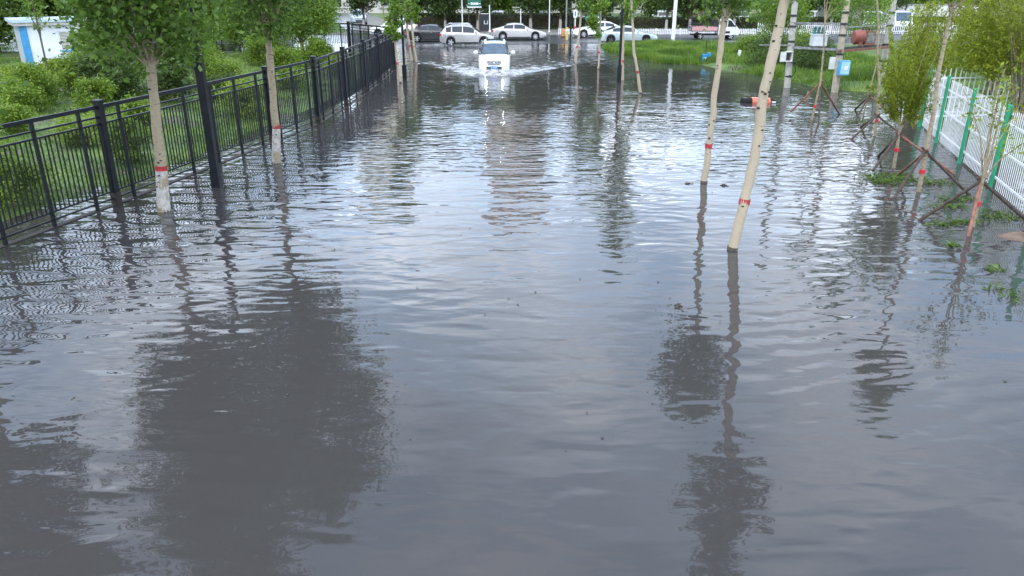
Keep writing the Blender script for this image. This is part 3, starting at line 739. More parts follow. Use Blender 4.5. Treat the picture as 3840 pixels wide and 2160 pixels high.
for i in range(64):
    ex, ey, ez = 10.95 + _r.uniform(-1.05, 0.85), _r.uniform(-0.8, 0.8), _r.uniform(1.9, 4.3)
    for j in range(9):
        q = 0.3 + 0.7 * (j + _r.uniform(0, 1)) / 9
        wb.append((10.85 + (ex - 10.85) * q, ey * q, 1.0 + (ez - 1.0) * q, 0.055, 0.055, 0.15))
sapling('bushy yellow-green willow sapling with several stems before the white fence', 21.35, [(10.85, 0), (10.84, 0.55), (10.82, 0.99)], 0.06, [(10.3, 2.9), (10.6, 3.4), (10.9, 3.6), (11.2, 3.2), (11.45, 2.6)], M['leaf_willow'], 12500, 0.10, 54, wb, 0.24, 0.8)
sapling('tall sapling with thick brownish stem just before the white fence', 18.7, [(10.25, 0), (10.22, 1.1), (10.22, 1.91), (10.14, 2.92), (10.14, 3.82), (10.14, 4.23)], 0.062, [(9.8, 5.6), (10.2, 6.1), (10.55, 5.7), (9.6, 5.0), (10.7, 5.1)], M['leaf_fresh'], 2600, 0.12, 55)
sapling('many-stemmed sapling with sparse leaves held by heavy prop poles', 15.74, [(9.94, 0), (9.93, 0.6), (9.93, 1.01)], 0.055, [(9.45, 2.75), (9.6, 3.15), (9.75, 3.3), (9.95, 3.1), (10.55, 2.45), (10.45, 2.0)], M['leaf_willow'], 330, 0.10, 56)

# ------------------------------------------------------------------ utility poles and transformers
def upole(label, x, y, xt, m, bands):
    root = empty('utility_pole', (x, y, -0.4)); tag(root, label, 'utility pole', 'concrete utility poles')
    mb = MB(); mb.tube([(0, 0, 0), ((xt - x) * 0.55, 0, 2.6), ((xt - x) * 2.0, 0, 9.4)], [0.165, 0.15, 0.10], 16).build('shaft', m, root, True, 60)
    for z in bands:
        MB().lathe([(0.166, z + 0.35), (0.172, z + 0.37), (0.172, z + 0.43), (0.166, z + 0.45)], 'z', ((xt - x) * z / 4.2, 0, 0), 16).build('clamp', M['dark_steel'], root, True)
    return root
upole('grey concrete utility pole carrying open white boxes', 13.79, 39.12, 13.61, M['concrete'], (0.55, 2.2, 2.9, 3.4))
upole('tan concrete utility pole carrying the pale blue meter box', 15.5, 37.43, 15.42, M['concrete_tan'], (1.75, 2.6, 3.1, 3.6))
upole('grey concrete utility pole half hidden by the willow beside the red transformer', 18.82, 39.97, 18.77, M['concrete'], (1.2, 2.0, 2.9, 3.5))
root = empty('transformer_platform', (13.75, 39.0, 1.95)); tag(root, 'steel beam platform spanning the concrete utility poles', 'platform')
MB().bar((-0.15, -0.36, 0.0), (1.72, -1.78, 0.0), 0.06, 0.10).build('beam', M['steel'], root)
MB().bar((-0.15, 0.22, 0.0), (1.9, -1.30, 0.0), 0.06, 0.10).build('beam', M['dark_steel'], root)
MB().bar((1.5, -1.85, -0.06), (5.1, 0.72, -0.06), 0.06, 0.11).build('beam', M['rust'], root)
MB().bar((1.72, -1.36, 0.02), (5.1, 1.16, 0.02), 0.06, 0.11).build('beam', M['dark_steel'], root)
for a, b_, z in (((-0.12, -0.2), (1.75, -1.75), 1.08), ((1.75, -1.75), (5.05, 0.9), 1.0), ((-1.6, 0.15), (-0.1, 0.0), 0.08), ((-0.3, -0.2), (1.7, -1.4), 1.14)):
    MB().bar((*a, z), (*b_, z), 0.05, 0.05).build('crossbar', M['steel'], root)
root = empty('transformer', (14.72, 38.35, 2.0)); tag(root, 'pale grey box transformer with green bushings on the beam platform', 'transformer')
MB().box(-0.33, 0.33, -0.24, 0.24, 0.06, 0.55).build('tank', M['transformer_grey'], root)
MB().box(-0.36, 0.36, -0.27, 0.27, 0.55, 0.60).build('lid', M['transformer_grey'], root)
MB().box(-0.30, 0.30, -0.20, 0.20, -0.0, 0.06).build('foot', M['steel'], root)
for dx_ in (-0.24, -0.05, 0.14):
    MB().lathe([(0.08, 0.60), (0.085, 0.66), (0.06, 0.70), (0.085, 0.75), (0.06, 0.80), (0.075, 0.86), (0.03, 0.93)], 'z', (dx_, 0, 0), 12).build('bushing', M['insulator_green'], root, True)
root = empty('transformer', (17.15, 39.1, 2.0)); tag(root, 'rust red transformer with round end sitting on the beam platform', 'transformer')
MB().lathe([(0.02, -0.42), (0.30, -0.40), (0.33, -0.34), (0.33, 0.10)], 'x', (-0.10, -0.10, 0.40), 22).build('drum', M['transformer_red'], root, True)
MB().box(0.02, 0.50, -0.32, 0.30, 0.06, 0.72).build('tank', M['transformer_red'], root)
MB().box(0.08, 0.44, -0.335, -0.325, 0.14, 0.62).build('radiator', M['steel'], root)
MB().box(-0.30, -0.12, -0.36, -0.30, -0.02, 0.22).build('pipe', M['transformer_red'], root)
for i in range(4):
    MB().lathe([(0.05, 0.72), (0.055, 0.78), (0.035, 0.81), (0.055, 0.86), (0.035, 0.90), (0.02, 0.98)], 'z', (-0.05 + i * 0.15, 0, 0), 10).build('bushing', M['dark_steel'], root, True)
root = empty('meter_box', (15.62, 37.15, 0.82)); tag(root, 'pale blue meter box fixed to the tan utility pole', 'electric box')
MB().box(-0.25, 0.25, -0.13, 0.13, 0, 0.66).build('case', M['box_blue'], root)
MB().box(-0.17, 0.23, -0.15, -0.132, 0.05, 0.61).build('door', M['box_blue_light'], root)
MB().box(-0.02, 0.14, -0.16, -0.151, 0.25, 0.42).build('notice', M['plate_white'], root)
root = empty('switch_box', (13.42, 38.9, 1.27)); tag(root, 'open white switch box with swung door on the grey utility pole', 'electric box')
c_ = MB(); c_.box(0, 0.30, -0.15, 0.15, 0, 0.03); c_.box(0, 0.30, -0.15, 0.15, 0.45, 0.48); c_.box(0.27, 0.30, -0.15, 0.15, 0.03, 0.45); c_.box(0, 0.27, 0.12, 0.15, 0.03, 0.45); c_.build('case', M['white_box'], root)
MB().bar((-0.02, -0.15, 0.24), (-0.32, -0.22, 0.24), 0.03, 0.46).build('door', M['white_box'], root)
MB().box(0.05, 0.22, 0.0, 0.11, 0.08, 0.38).build('switch', M['dark_steel'], root)
root = empty('switch_box', (15.2, 37.5, 1.05)); tag(root, 'narrow white box on the far side of the tan utility pole', 'electric box')
MB().box(-0.12, 0.12, -0.08, 0.08, 0, 0.55).build('case', M['white_box'], root); MB().box(-0.10, 0.10, -0.095, -0.082, 0.03, 0.52).build('door', M['white_box'], root)
cb = MB().tube([(13.70, 38.93, 1.3), (13.95, 38.9, 1.05), (14.02, 38.92, 0.8), (13.9, 38.94, 0.55), (13.75, 38.93, 0.62)], 0.018, 6)
tag(cb.build('cable', M['rubber'], None, True), 'black cable looping down the grey utility pole', 'cable')

# small things in and by the water on the right
def stick(name, label, cat, x, y, poly, m, lean=(0, 0)):
    root = empty(name, (x, y, -0.2)); tag(root, label, cat); root.rotation_euler = (lean[0], lean[1], 0)
    return root
root = stick('wooden_stake', 'short pale wooden stake poking out of the flood', 'stake', 13.28, 35.0, None, None, (0, 0.12))
MB().box(-0.065, 0.065, -0.035, 0.035, 0, 0.50).build('board', M['timber'], root); MB().prism([(-0.065, 0.50), (0.065, 0.50), (0.04, 0.54), (-0.05, 0.55)], 'y', -0.035, 0.035).build('cut_top', M['timber'], root)
root = stick('marker_post', 'small white marker post on the grass bank', 'marker', 15.0, 52.6, None, None, (0, 0.1))
MB().box(-0.09, 0.09, -0.07, 0.07, 0.1, 0.88).build('shaft', M['white_box'], root); MB().prism([(-0.09, 0.88), (0.09, 0.88), (0.06, 0.93), (-0.06, 0.93)], 'y', -0.07, 0.07).build('cap', M['white_box'], root)
root = empty('street_cabinet', (12.5, 51.0, -0.02)); tag(root, 'small bright blue cabinet with thin black mast at the water edge', 'cabinet')
MB().box(-0.24, 0.10, -0.15, 0.15, 0.05, 0.62).build('case', M['cabinet_blue'], root); MB().box(0.10, 0.26, -0.19, 0.19, 0.12, 0.70).build('door', M['cabinet_blue'], root)
MB().box(-0.20, 0.06, -0.162, -0.152, 0.36, 0.44).build('vent', M['plate_white'], root)
MB().tube([(-0.06, 0, 0.62), (-0.03, 0, 1.45)], 0.022, 8).build('mast', M['iron'], root)
root = empty('half_sunk_vehicle', (10.8, 33.95, 0)); tag(root, 'orange and black vehicle shell lying half sunk in the flood', 'vehicle'); root.scale = (1, 1, 0.8)
def hull(x0, x1, w0, w1, h0, h1, n=8, k=12):
    mb = MB(); 
    rows = []
    for i in range(n + 1):
        q = i / n; xx = x0 + (x1 - x0) * q; w = w0 + (w1 - w0) * q; h = h0 + (h1 - h0) * q
        rows.append([(xx, w * math.cos(math.pi * j / k), -0.10 + (h + 0.10) * math.sin(math.pi * j / k) ** 0.6) for j in range(k + 1)])
    for a, b_ in zip(rows[:-1], rows[1:]):
        for j in range(k): mb.quad(a[j], a[j + 1], b_[j + 1], b_[j])
    for rw in (rows[0], rows[-1]):
        nn = len(mb.v); mb.v += rw; mb.f.append(tuple(range(nn, nn + len(rw))))
    return mb
hull(-0.76, -0.34, 0.19, 0.24, 0.24, 0.26).build('seat', M['rubber'], root, True, 50)
hull(-0.34, 0.46, 0.25, 0.24, 0.30, 0.26).build('body', M['scooter_orange'], root, True, 50)
hull(0.46, 0.80, 0.25, 0.10, 0.26, 0.10).build('nose', M['rubber'], root, True, 50)
MB().box(0.50, 0.68, -0.245, -0.19, 0.02, 0.11).build('headlamp', M['lamp_clear'], root)
MB().tube([(0.30, -0.26, 0.16), (0.34, 0, 0.34), (0.30, 0.26, 0.16)], 0.018, 6).build('handlebar', M['rubber'], root, True)

# floating weeds and twigs
def weeds(name, label, x, y, rx, ry, n, seed, group, m=None, h=0.10):
    rs = np.random.RandomState(seed)
    pts = np.stack([rs.normal(0, rx * 0.5, n), rs.normal(0, ry * 0.5, n), np.abs(rs.normal(0.01, h * 0.35, n))], 1)
    o = link_mesh(name, leaves_mesh(name, pts, 0.17, m or M['weed'], rs, 0.16, up=0.2), None, (x, y, 0)); tag(o, label, 'weeds', group)
for i, (a, b_, rx, ry, nn) in enumerate([(10.2, 20.1, 0.85, 0.45, 330), (9.8, 19.6, 0.5, 0.25, 110), (11.05, 19.5, 0.6, 0.22, 110), (10.25, 17.25, 0.45, 0.2, 90), (13.3, 28.9, 0.8, 0.4, 100), (11.6, 28.5, 0.3, 0.2, 40), (8.8, 14.4, 0.2, 0.12, 45), (11.0, 16.5, 0.6, 0.4, 140), (8.85, 13.1, 0.24, 0.2, 32), (8.4, 11.9, 0.3, 0.4, 50), (10.8, 17.9, 0.5, 0.2, 100), (9.9, 16.0, 0.5, 0.18, 90), (9.3, 15.8, .3, .1, 40)]):
    weeds('floating_weeds', 'clump of green weeds floating by the prop poles and white fence', a, b_, rx, ry, nn, 80 + i, 'weed clumps floating by the white fence')
for i, (a, b_) in enumerate([(4.6, 19.48), (5.5, 19.3), (2.7, 11.4)]):
    rs = np.random.RandomState(120 + i); mb = MB()
    for j in range(9):
        q = rs.uniform(0, 3.14); L = rs.uniform(0.03, 0.08); cxx, cyy = rs.normal(0, 0.035, 2)
        mb.tube([(cxx - L * math.cos(q), cyy - L * math.sin(q), 0.0), (cxx, cyy, rs.uniform(0.01, 0.05)), (cxx + L * math.cos(q), cyy + L * math.sin(q), 0.0)], 0.008, 5)
    o = mb.build('floating_twigs', M['twig'], None, False, loc=(a, b_, 0)); tag(o, 'small dark clump of twigs drifting in open water', 'twigs', 'twig clumps adrift')
rs = np.random.RandomState(5)
mb = MB(); N_ = 14
g_ = [[(-0.9 + 1.8 * i / N_, -0.35 + 0.7 * j / 6, 0.16 * math.sin(math.pi * i / N_) * math.sin(math.pi * j / 6) + rs.uniform(-0.02, 0.03) - 0.04) for i in range(N_ + 1)] for j in range(7)]
for j in range(6):
    for i in range(N_): mb.quad(g_[j][i], g_[j][i + 1], g_[j + 1][i + 1], g_[j + 1][i])
tag(mb.build('soil_mound', M['soil'], None, False, loc=(10.9, 15.0, 0.0)), 'low bare soil mound breaking the surface beside the white fence', 'soil mound')

# ------------------------------------------------------------------ cars
def wheel_parts(root, x, y, r, rim_m, spokes=10, w=0.21, side=1):
    t_ = MB(); t_.lathe([(r * 0.62, -w / 2), (r * 0.93, -w / 2), (r, -w * 0.32), (r, w * 0.32), (r * 0.93, w / 2), (r * 0.62, w / 2)], 'y', (0, 0, 0), 28)
    wo = t_.build('wheel', M['rubber'], root, True, 40, loc=(x, y, r))
    rm = MB(); s = side
    rm.lathe([(r * 0.60, s * w * 0.46), (r * 0.66, s * (w * 0.52)), (r * 0.66, s * w * 0.50), (r * 0.60, s * w * 0.30)], 'y', (0, 0, 0), 24)
    rm.lathe([(r * 0.14, s * w * 0.30), (r * 0.14, s * w * 0.53), (r * 0.02, s * w * 0.55)], 'y', (0, 0, 0), 12)
    for i in range(spokes):
        a = 2 * math.pi * i / spokes
        rm.bar((math.cos(a) * r * 0.10, s * w * 0.50, math.sin(a) * r * 0.10), (math.cos(a) * r * 0.63, s * w * 0.48, math.sin(a) * r * 0.63), r * (1.1 / spokes), 0.02, (0, 1, 0))
    rm.build('rim', rim_m, wo, True, 40)
    bk = MB(); bk.lathe([(r * 0.60, s * w * 0.28), (r * 0.02, s * w * 0.29)], 'y', (0, 0, 0), 20); bk.build('brake_disc', M['trim_black'], wo)

def car(name, label, loc, heading, L, W, belt, roof, wheels, paint, glassm=None, group=None, pillars=(), rim='rim', spokes=10,
        ws=None, rw=None, mirror_x=None, head='lamp_clear', clear=0.20, detail=True, category='car', rails=False, tail='box', lit=None):
    """x forward. belt / roof: (x, z) outlines; wheels: (front x, rear x, radius); ws, rw: x ranges of windscreen and rear window; pillars: x ranges of side windows"""
    glassm = glassm or M['glass']
    root = empty(name, loc, heading); tag(root, label, category, group)
    bx, bz = [p[0] for p in belt], [p[1] for p in belt]; rx_, rz_ = [p[0] for p in roof], [p[1] for p in roof]
    xf, xr, r = wheels
    bel = lambda x: float(np.interp(x, bx, bz))
    def top(x):
        b_ = bel(x)
        if x < rx_[0] or x > rx_[-1]: return b_
        return max(b_, float(np.interp(x, rx_, rz_)))
    def wid(x):
        u = abs(2 * x / L); return W / 2 * (1 - 0.06 * u ** 2 - 0.20 * max(0, u - 0.82) / 0.18 * max(0, u - 0.82) / 0.18)
    def bot(x):
        z = clear + 0.10 * max(0, abs(2 * x / L) - 0.85) / 0.15
        for c_ in (xf, xr):
            d = abs(x - c_); ra = r + 0.065
            if d < ra: z = max(z, r + math.sqrt(ra * ra - d * d))
        return z
    xs = set(np.linspace(-L / 2, L / 2, 54 if detail else 34))
    for c_ in (xf, xr):
        for d in np.linspace(-(r + 0.066), r + 0.066, 13): xs.add(c_ + d)
    for p in list(belt) + list(roof): xs.add(p[0])
    xs = sorted(q for q in xs if -L / 2 <= q <= L / 2)
    def wtop(x):
        w = wid(x); return w - 0.09 - 0.30 * (top(x) - bel(x))
    rings = []
    for x in xs:
        w, b_, t_, zb = wid(x), bel(x), top(x), min(bot(x), bel(x) - 0.12)
        wt = wtop(x); th = t_ - b_
        half = [(0, zb), (w - 0.14, zb), (w - 0.015, zb + 0.05), (w, zb + (b_ - zb) * 0.45), (w - 0.02, b_ - 0.09), (w - 0.075, b_ - 0.005),
                (w - 0.09 - 0.30 * th * 0.85, b_ + th * 0.85), (wt * 0.90, t_ - min(0.02, th * 0.05)), (wt * 0.5, t_ + 0.018), (0, t_ + 0.025)]
        rings.append([(x, yy, zz_) for yy, zz_ in half] + [(x, -yy, zz_) for yy, zz_ in reversed(half[1:-1])])
    mb = MB(); k = len(rings[0])
    for rg in rings: mb.v += rg
    for i in range(len(rings) - 1):
        for j in range(k): mb.f.append((i * k + j, i * k + (j + 1) % k, (i + 1) * k + (j + 1) % k, (i + 1) * k + j))
    mb.f.append(tuple(range(k))); mb.f.append(tuple((len(rings) - 1) * k + j for j in reversed(range(k))))
    body = mb.build('body', paint, root, True, 28)
    # dark underside and wheel wells
    MB().box(-L / 2 + 0.35, L / 2 - 0.35, -W / 2 + 0.16, W / 2 - 0.16, clear - 0.04, clear + 0.55).build('underbody', M['trim_black'], root)
    # side windows
    for (a, b_) in pillars:
        for sg in (1, -1):
            g = MB(); nn = 8
            lo, hi = [], []
            for i in range(nn + 1):
                x = a + (b_ - a) * i / nn; th = top(x) - bel(x)
                def pt(q): return (x, sg * (wid(x) - 0.082 - 0.30 * th * q + 0.008), bel(x) + th * q)
                lo.append(pt(0.06)); hi.append(pt(0.80))
            for i in range(nn): g.quad(lo[i], lo[i + 1], hi[i + 1], hi[i])
            g.build('side_window', glassm, root, True)
    def screen(nm, rng, m):
        g = MB(); nn, kk = 6, 8; rows = []
        for i in range(nn + 1):
            x = rng[0] + (rng[1] - rng[0]) * i / nn; wt = wtop(x)
            rows.append([(x, wt * 0.93 * (2 * j / kk - 1), top(x) + 0.030 - 0.012 * abs(2 * j / kk - 1) ** 2 * 2) for j in range(kk + 1)])
        for i in range(nn):
            for j in range(kk): g.quad(rows[i][j], rows[i][j + 1], rows[i + 1][j + 1], rows[i + 1][j])
        return g.build(nm, m, root, True)
    if ws: screen('windscreen', ws, glassm)
    if rw: screen('rear_window', rw, glassm)
    for x in (xf, xr):
        for sg in (1, -1): wheel_parts(root, x, sg * (W / 2 - 0.125), r, M[rim], spokes, side=sg)
    fx = L / 2; zb = bel(fx - 0.15)
    for sg in (1, -1):
        w = wid(fx - 0.12)
        MB().prism([(fx - 0.42, w * 0.995 * sg), (fx - 0.02, (w - 0.30) * sg), (fx - 0.04, (w - 0.48) * sg), (fx - 0.42, (w - 0.16) * sg)], 'z', zb - 0.20, zb - 0.045).build('headlight', M[head], root)
        w2 = wid(-fx + 0.1)
        tz = bel(-fx + 0.15)
        MB().box(-fx - 0.012, -fx + 0.28, min(sg * (w2 - 0.22), sg * (w2 + 0.012)), max(sg * (w2 - 0.22), sg * (w2 + 0.012)), tz - 0.25, tz - 0.06).build('tail_light', M['tail_red'], root)
        if mirror_x is not None:
            ym = sg * (wid(mirror_x) + 0.10)
            MB().lathe([(0.01, -0.11), (0.075, -0.08), (0.085, 0.0), (0.07, 0.08), (0.01, 0.11)], 'y', (mirror_x, ym, bel(mirror_x) + 0.09), 10).build('mirror', paint, root, True)
        if detail and pillars:
            for (a, b_) in pillars[:2]:
                x = a + 0.18
                MB().box(x, x + 0.17, min(sg * (wid(x) - 0.02), sg * (wid(x) + 0.018)), max(sg * (wid(x) - 0.02), sg * (wid(x) + 0.018)), bel(x) - 0.155, bel(x) - 0.125).build('door_handle', M['chrome'], root)
            MB().box(xr + r + 0.12, xf - r - 0.12, min(sg * (W / 2 - 0.05), sg * (W / 2 + 0.006)), max(sg * (W / 2 - 0.05), sg * (W / 2 + 0.006)), clear + 0.03, clear + 0.11).build('sill_trim', M['trim_black'], root)
        if rails:
            x0, x1 = rx_[1], rx_[-2]; wt = wtop((x0 + x1) / 2) * 0.86; zt = max(rz_)
            MB().tube([(x0 + 0.15, sg * wt, zt - 0.02), (x0 + 0.3, sg * wt, zt + 0.07), (x1 - 0.3, sg * wt, zt + 0.07), (x1 - 0.1, sg * wt, zt - 0.02)], 0.022, 6).build('roof_rail', M['chrome'], root, True)
    MB().box(fx - 0.05, fx + 0.008, -0.45, 0.45, clear + 0.14, clear + 0.32).build('front_grille', M['trim_black'], root)
    MB().box(-fx - 0.01, -fx + 0.05, -0.24, 0.24, clear + 0.36, clear + 0.50).build('rear_plate', M['plate_blue'], root)
    return root, dict(bel=bel, top=top, wid=wid, wtop=wtop)

SEDAN_B = [(-2.46, 0.66), (-2.40, 0.93), (-2.0, 1.02), (-1.2, 0.99), (0.6, 0.95), (1.25, 0.93), (2.05, 0.79), (2.38, 0.66), (2.46, 0.50)]
SEDAN_R = [(-1.95, 1.02), (-1.05, 1.38), (-0.35, 1.46), (0.25, 1.43), (1.20, 0.94)]
def sedan(label, loc, heading, paint, s=1.0, **kw):
    d = dict(ws=(0.42, 1.12), rw=(-1.80, -1.12), pillars=((-0.42, 0.55), (-1.35, -0.50)), mirror_x=0.78)
    d.update(kw)
    return car('sedan', label, loc, heading, 4.92 * s, 1.86, [(a * s, b_) for a, b_ in SEDAN_B], [(a * s, b_) for a, b_ in SEDAN_R], (1.48 * s, -1.45 * s, 0.335), paint, **d)
SUV_B = [(-2.25, 0.70), (-2.21, 1.06), (-1.9, 1.10), (0.7, 1.03), (1.15, 1.02), (1.95, 0.90), (2.18, 0.78), (2.25, 0.55)]
SUV_R = [(-2.18, 1.06), (-1.78, 1.55), (-1.2, 1.68), (-0.1, 1.70), (0.35, 1.62), (1.15, 1.03)]
def suv(name, label, loc, heading, paint, **kw):
    d = dict(ws=(0.47, 1.08), rw=(-2.12, -1.80), pillars=((-0.30, 0.62), (-1.20, -0.38), (-1.72, -1.28)), mirror_x=0.78, clear=0.24)
    d.update(kw)
    return car(name, label, loc, heading, 4.5, 1.84, SUV_B, SUV_R, (1.40, -1.32, 0.35), paint, **d)

RZ = lambda y: -0.035 + 0.09 * (y - 61.0) / 18.5          # height of the cross road
suv('suv', 'silver suv with white roof rails throwing spray on the cross road', (-3.75, 67.0, RZ(67) - 0.06), 0.0, M['paint_silver'], rails=True, spokes=5)
sedan('silver sedan with many-spoked wheels stopped past the crossing', (0.62, 72.7, RZ(72.7)), 0.0, M['paint_pearl'], spokes=12)
sedan('dark sedan with chrome window line behind the silver suv', (-6.85, 70.6, RZ(70.6)), math.pi * 0 + 0.0, M['paint_black'], spokes=6)
sedan('pale ice-blue sedan with dark spoked wheels splashing beside the grass verge', (9.95, 69.2, RZ(69.2) - 0.04), 0.0, M['paint_ice'], spokes=5, rim='rim_dark', s=1.03)
sedan('white sedan facing the other way behind the ice-blue sedan', (8.2, 75.8, RZ(75.8)), math.pi, M['paint_white'])
suv('hatchback', 'white hatchback half hidden by the young trees at the iron fence end', (-11.2, 76.2, RZ(76.2)), math.pi, M['paint_white'], spokes=5)
suv('hatchback', 'pale blue-silver car driving out of the side street', (-18.5, 97.2, 0.175), R(-90 + 14), M['paint_blue_grey'], glassm=M['glass_blue'])
suv('hatchback', 'small white car far up the side street', (-28.0, 136.0, 0.175), R(-90 + 16), M['paint_white'], detail=False)
suv('hatchback', 'dark car roof showing behind the white cabin', (-35.2, 63.5, -0.05), R(20), M['paint_black'], detail=False)

# the van ploughing through the flood
VAN_B = [(-2.60, 0.70), (-2.56, 1.12), (-2.2, 1.14), (1.2, 1.10), (1.72, 1.06), (2.25, 0.96), (2.50, 0.84), (2.57, 0.78), (2.60, 0.56)]
VAN_R = [(-2.55, 1.12), (-2.25, 1.62), (-1.7, 1.75), (0.2, 1.78), (0.72, 1.72), (1.72, 1.08)]
van, vi = car('van', 'white minivan with lit headlamps and chrome grille ploughing through the flood', (VX, VY + 2.6, -0.17), R(-90), 5.2, 1.90, VAN_B, VAN_R, (1.55, -1.45, 0.34), M['paint_white'],
              glassm=M['glass_blue'], ws=(0.80, 1.66), rw=(-2.5, -2.28), pillars=((-0.1, 0.95), (-1.25, -0.2), (-2.15, -1.35)), head='headlight', rails=True, category='van', mirror_x=None)
for sg in (1, -1):
    MB().lathe([(0.01, -0.15), (0.085, -0.11), (0.105, 0.0), (0.09, 0.10), (0.01, 0.14)], 'y', (1.30, sg * 1.10, 1.20), 12).build('mirror', M['paint_white'], van, True)
    MB().bar((1.34, sg * 0.84, 1.13), (1.32, sg * 1.0, 1.17), 0.05, 0.05).build('mirror_arm', M['trim_black'], van)
    MB().bar((0.74, sg * 0.66, 1.745), (1.70, sg * 0.80, 1.13), 0.05, 0.05).build('pillar_trim', M['trim_black'], van)
MB().box(-0.9, 0.25, -0.48, 0.48, 1.795, 1.822).build('sunroof', M['glass_blue'], van)
g = MB(); g.prism([(-0.47, 0.83), (0.47, 0.83), (0.34, 0.60), (-0.34, 0.60)], 'x', 2.50, 2.612); gr = g.build('grille', M['trim_black'], van)
for i in range(13):
    q = -1 + 2 * i / 12
    MB().bar((2.62, q * 0.45, 0.82), (2.622, q * 0.33, 0.615), 0.014, 0.022, (1, 0, 0)).build('grille_bar', M['chrome'], gr)
MB().lathe([(0.04, 2.60), (0.04, 2.632), (0.01, 2.636)], 'x', (0, 0, 0.72), 14).build('badge', M['chrome'], gr, True)
MB().box(2.60, 2.625, -0.22, 0.22, 0.40, 0.54).build('front_plate', M['plate_blue'], van)
for yy in (-0.14, -0.04, 0.02, 0.08, 0.14):
    MB().box(2.626, 2.629, yy - 0.012, yy + 0.012, 0.43, 0.51).build('plate_mark', M['plate_white'], van)
MB().bar((1.72, -0.7, 1.115), (1.60, 0.1, 1.19), 0.02, 0.02).build('wiper', M['trim_black'], van)

# mini truck with a pink load bed
tr = empty('mini_truck', (18.45, 73.4, RZ(73.4)), 0.0); tag(tr, 'muddy white mini truck with a pink drop-side bed and rail frame', 'truck')
cab = MB()
prof = [(0.25, 0.42), (2.10, 0.42), (2.18, 0.80), (2.02, 1.02), (1.30, 1.78), (0.95, 1.86), (0.25, 1.86)]
n_ = len(prof)
for yy in (-0.76, -0.70, 0.70, 0.76):
    s_ = 0.0 if abs(yy) < 0.73 else 0.03
    for px_, pz_ in prof: cab.v.append((px_, yy, pz_ - (0.03 if (s_ and pz_ > 1.5) else 0)))
for rr in range(3):
    for j in range(n_): cab.f.append((rr * n_ + j, rr * n_ + (j + 1) % n_, (rr + 1) * n_ + (j + 1) % n_, (rr + 1) * n_ + j))
cab.f.append(tuple(range(n_))); cab.f.append(tuple(3 * n_ + j for j in reversed(range(n_))))
cab.build('cab', M['paint_truck'], tr, True, 30)
for sg in (1, -1):
    MB().prism([(0.42, 1.12), (0.98, 1.12), (0.98, 1.70), (0.42, 1.70)], 'y', sg * 0.755, sg * 0.768).build('side_window', M['glass'], tr)
    MB().prism([(1.06, 1.12), (1.78, 1.12), (1.34, 1.64), (1.06, 1.70)], 'y', sg * 0.755, sg * 0.768).build('side_window', M['glass'], tr)
    MB().box(1.98, 2.17, min(sg * 0.45, sg * 0.72), max(sg * 0.45, sg * 0.72), 0.66, 0.82).build('headlight', M['lamp_clear'], tr)
    MB().lathe([(0.01, -0.07), (0.06, -0.04), (0.07, 0), (0.06, 0.04), (0.01, 0.07)], 'y', (1.72, sg * 0.86, 1.22), 8).build('mirror', M['trim_black'], tr, True)
    MB().box(-2.2, 0.15, min(sg * 0.74, sg * 0.79), max(sg * 0.74, sg * 0.79), 0.78, 1.12).build('drop_side', M['paint_pink'], tr)
    MB().box(0.9, 1.3, min(sg * 0.755, sg * 0.765), max(sg * 0.755, sg * 0.765), 0.55, 0.75).build('mud_patch', M['trim_black'], tr)
    for xx in (-1.35, 1.42): wheel_parts(tr, xx, sg * 0.66, 0.29, M['rim'], 5, 0.18, sg)
MB().prism([(1.36, 1.72), (2.00, 1.07), (2.02, 1.09), (1.38, 1.75)], 'y', -0.66, 0.66).build('windscreen', M['glass'], tr)
MB().box(-2.22, -2.16, -0.79, 0.79, 0.78, 1.12).build('tailgate', M['paint_grey'], tr)
MB().box(-2.2, 0.15, -0.74, 0.74, 0.72, 0.78).build('bed_floor', M['trim_black'], tr)
MB().box(-2.1, 2.0, -0.35, 0.35, 0.36, 0.50).build('chassis', M['trim_black'], tr)
MB().box(0.10, 0.18, -0.72, 0.72, 0.78, 1.84).build('headboard', M['dark_steel'], tr)
for z in (1.28, 1.42, 1.96):
    fr = MB()
    for sg in (1, -1): fr.bar((-2.18, sg * 0.76, z), (0.14, sg * 0.76, z), 0.03, 0.03)
    fr.bar((-2.18, -0.76, z), (-2.18, 0.76, z), 0.03, 0.03); fr.build('bed_rail', M['dark_steel'], tr)
for xx in (-2.18, -1.6, -1.0, -0.4, 0.1):
    for sg in (1, -1): MB().bar((xx, sg * 0.76, 1.12), (xx, sg * 0.76, 1.96), 0.03, 0.03).build('bed_upright', M['dark_steel'], tr)

# spray thrown by the wheels: many droplets
def spray(name, label, centers, n, seed, size=0.03):
    rs = np.random.RandomState(seed); pts = []
    for (cx, cy, cz, rx, ry, rz, w) in centers:
        k = int(n * w); u = rs.normal(0, 1, (k, 3)); u[:, 2] = np.abs(u[:, 2])
        pts.append(np.array((cx, cy, cz)) + u * np.array((rx, ry, rz)) * 0.5)
    pts = np.concatenate(pts)
    o = link_mesh(name, leaves_mesh(name, pts, size, M['foam'], rs, 0.8)); tag(o, label, 'spray', None, 'stuff')
spray('spray', 'white spray thrown up behind and under the silver suv', [(-5.4, 66.3, 0.0, 0.9, 0.3, 0.22, 0.5), (-6.6, 66.2, 0.0, 1.3, 0.3, 0.12, 0.3), (-3.4, 66.0, 0.0, 1.4, 0.25, 0.14, 0.4), (-2.3, 66.0, 0.0, 0.5, 0.3, 0.3, 0.35)], 2600, 61)
spray('spray', 'white spray fanning ahead of the ice-blue sedan', [(12.3, 68.5, 0.0, 1.0, 0.4, 0.22, 0.6), (11.4, 68.3, 0.0, 0.6, 0.3, 0.28, 0.35), (8.5, 68.2, 0.0, 1.2, 0.3, 0.12, 0.4)], 2600, 62)
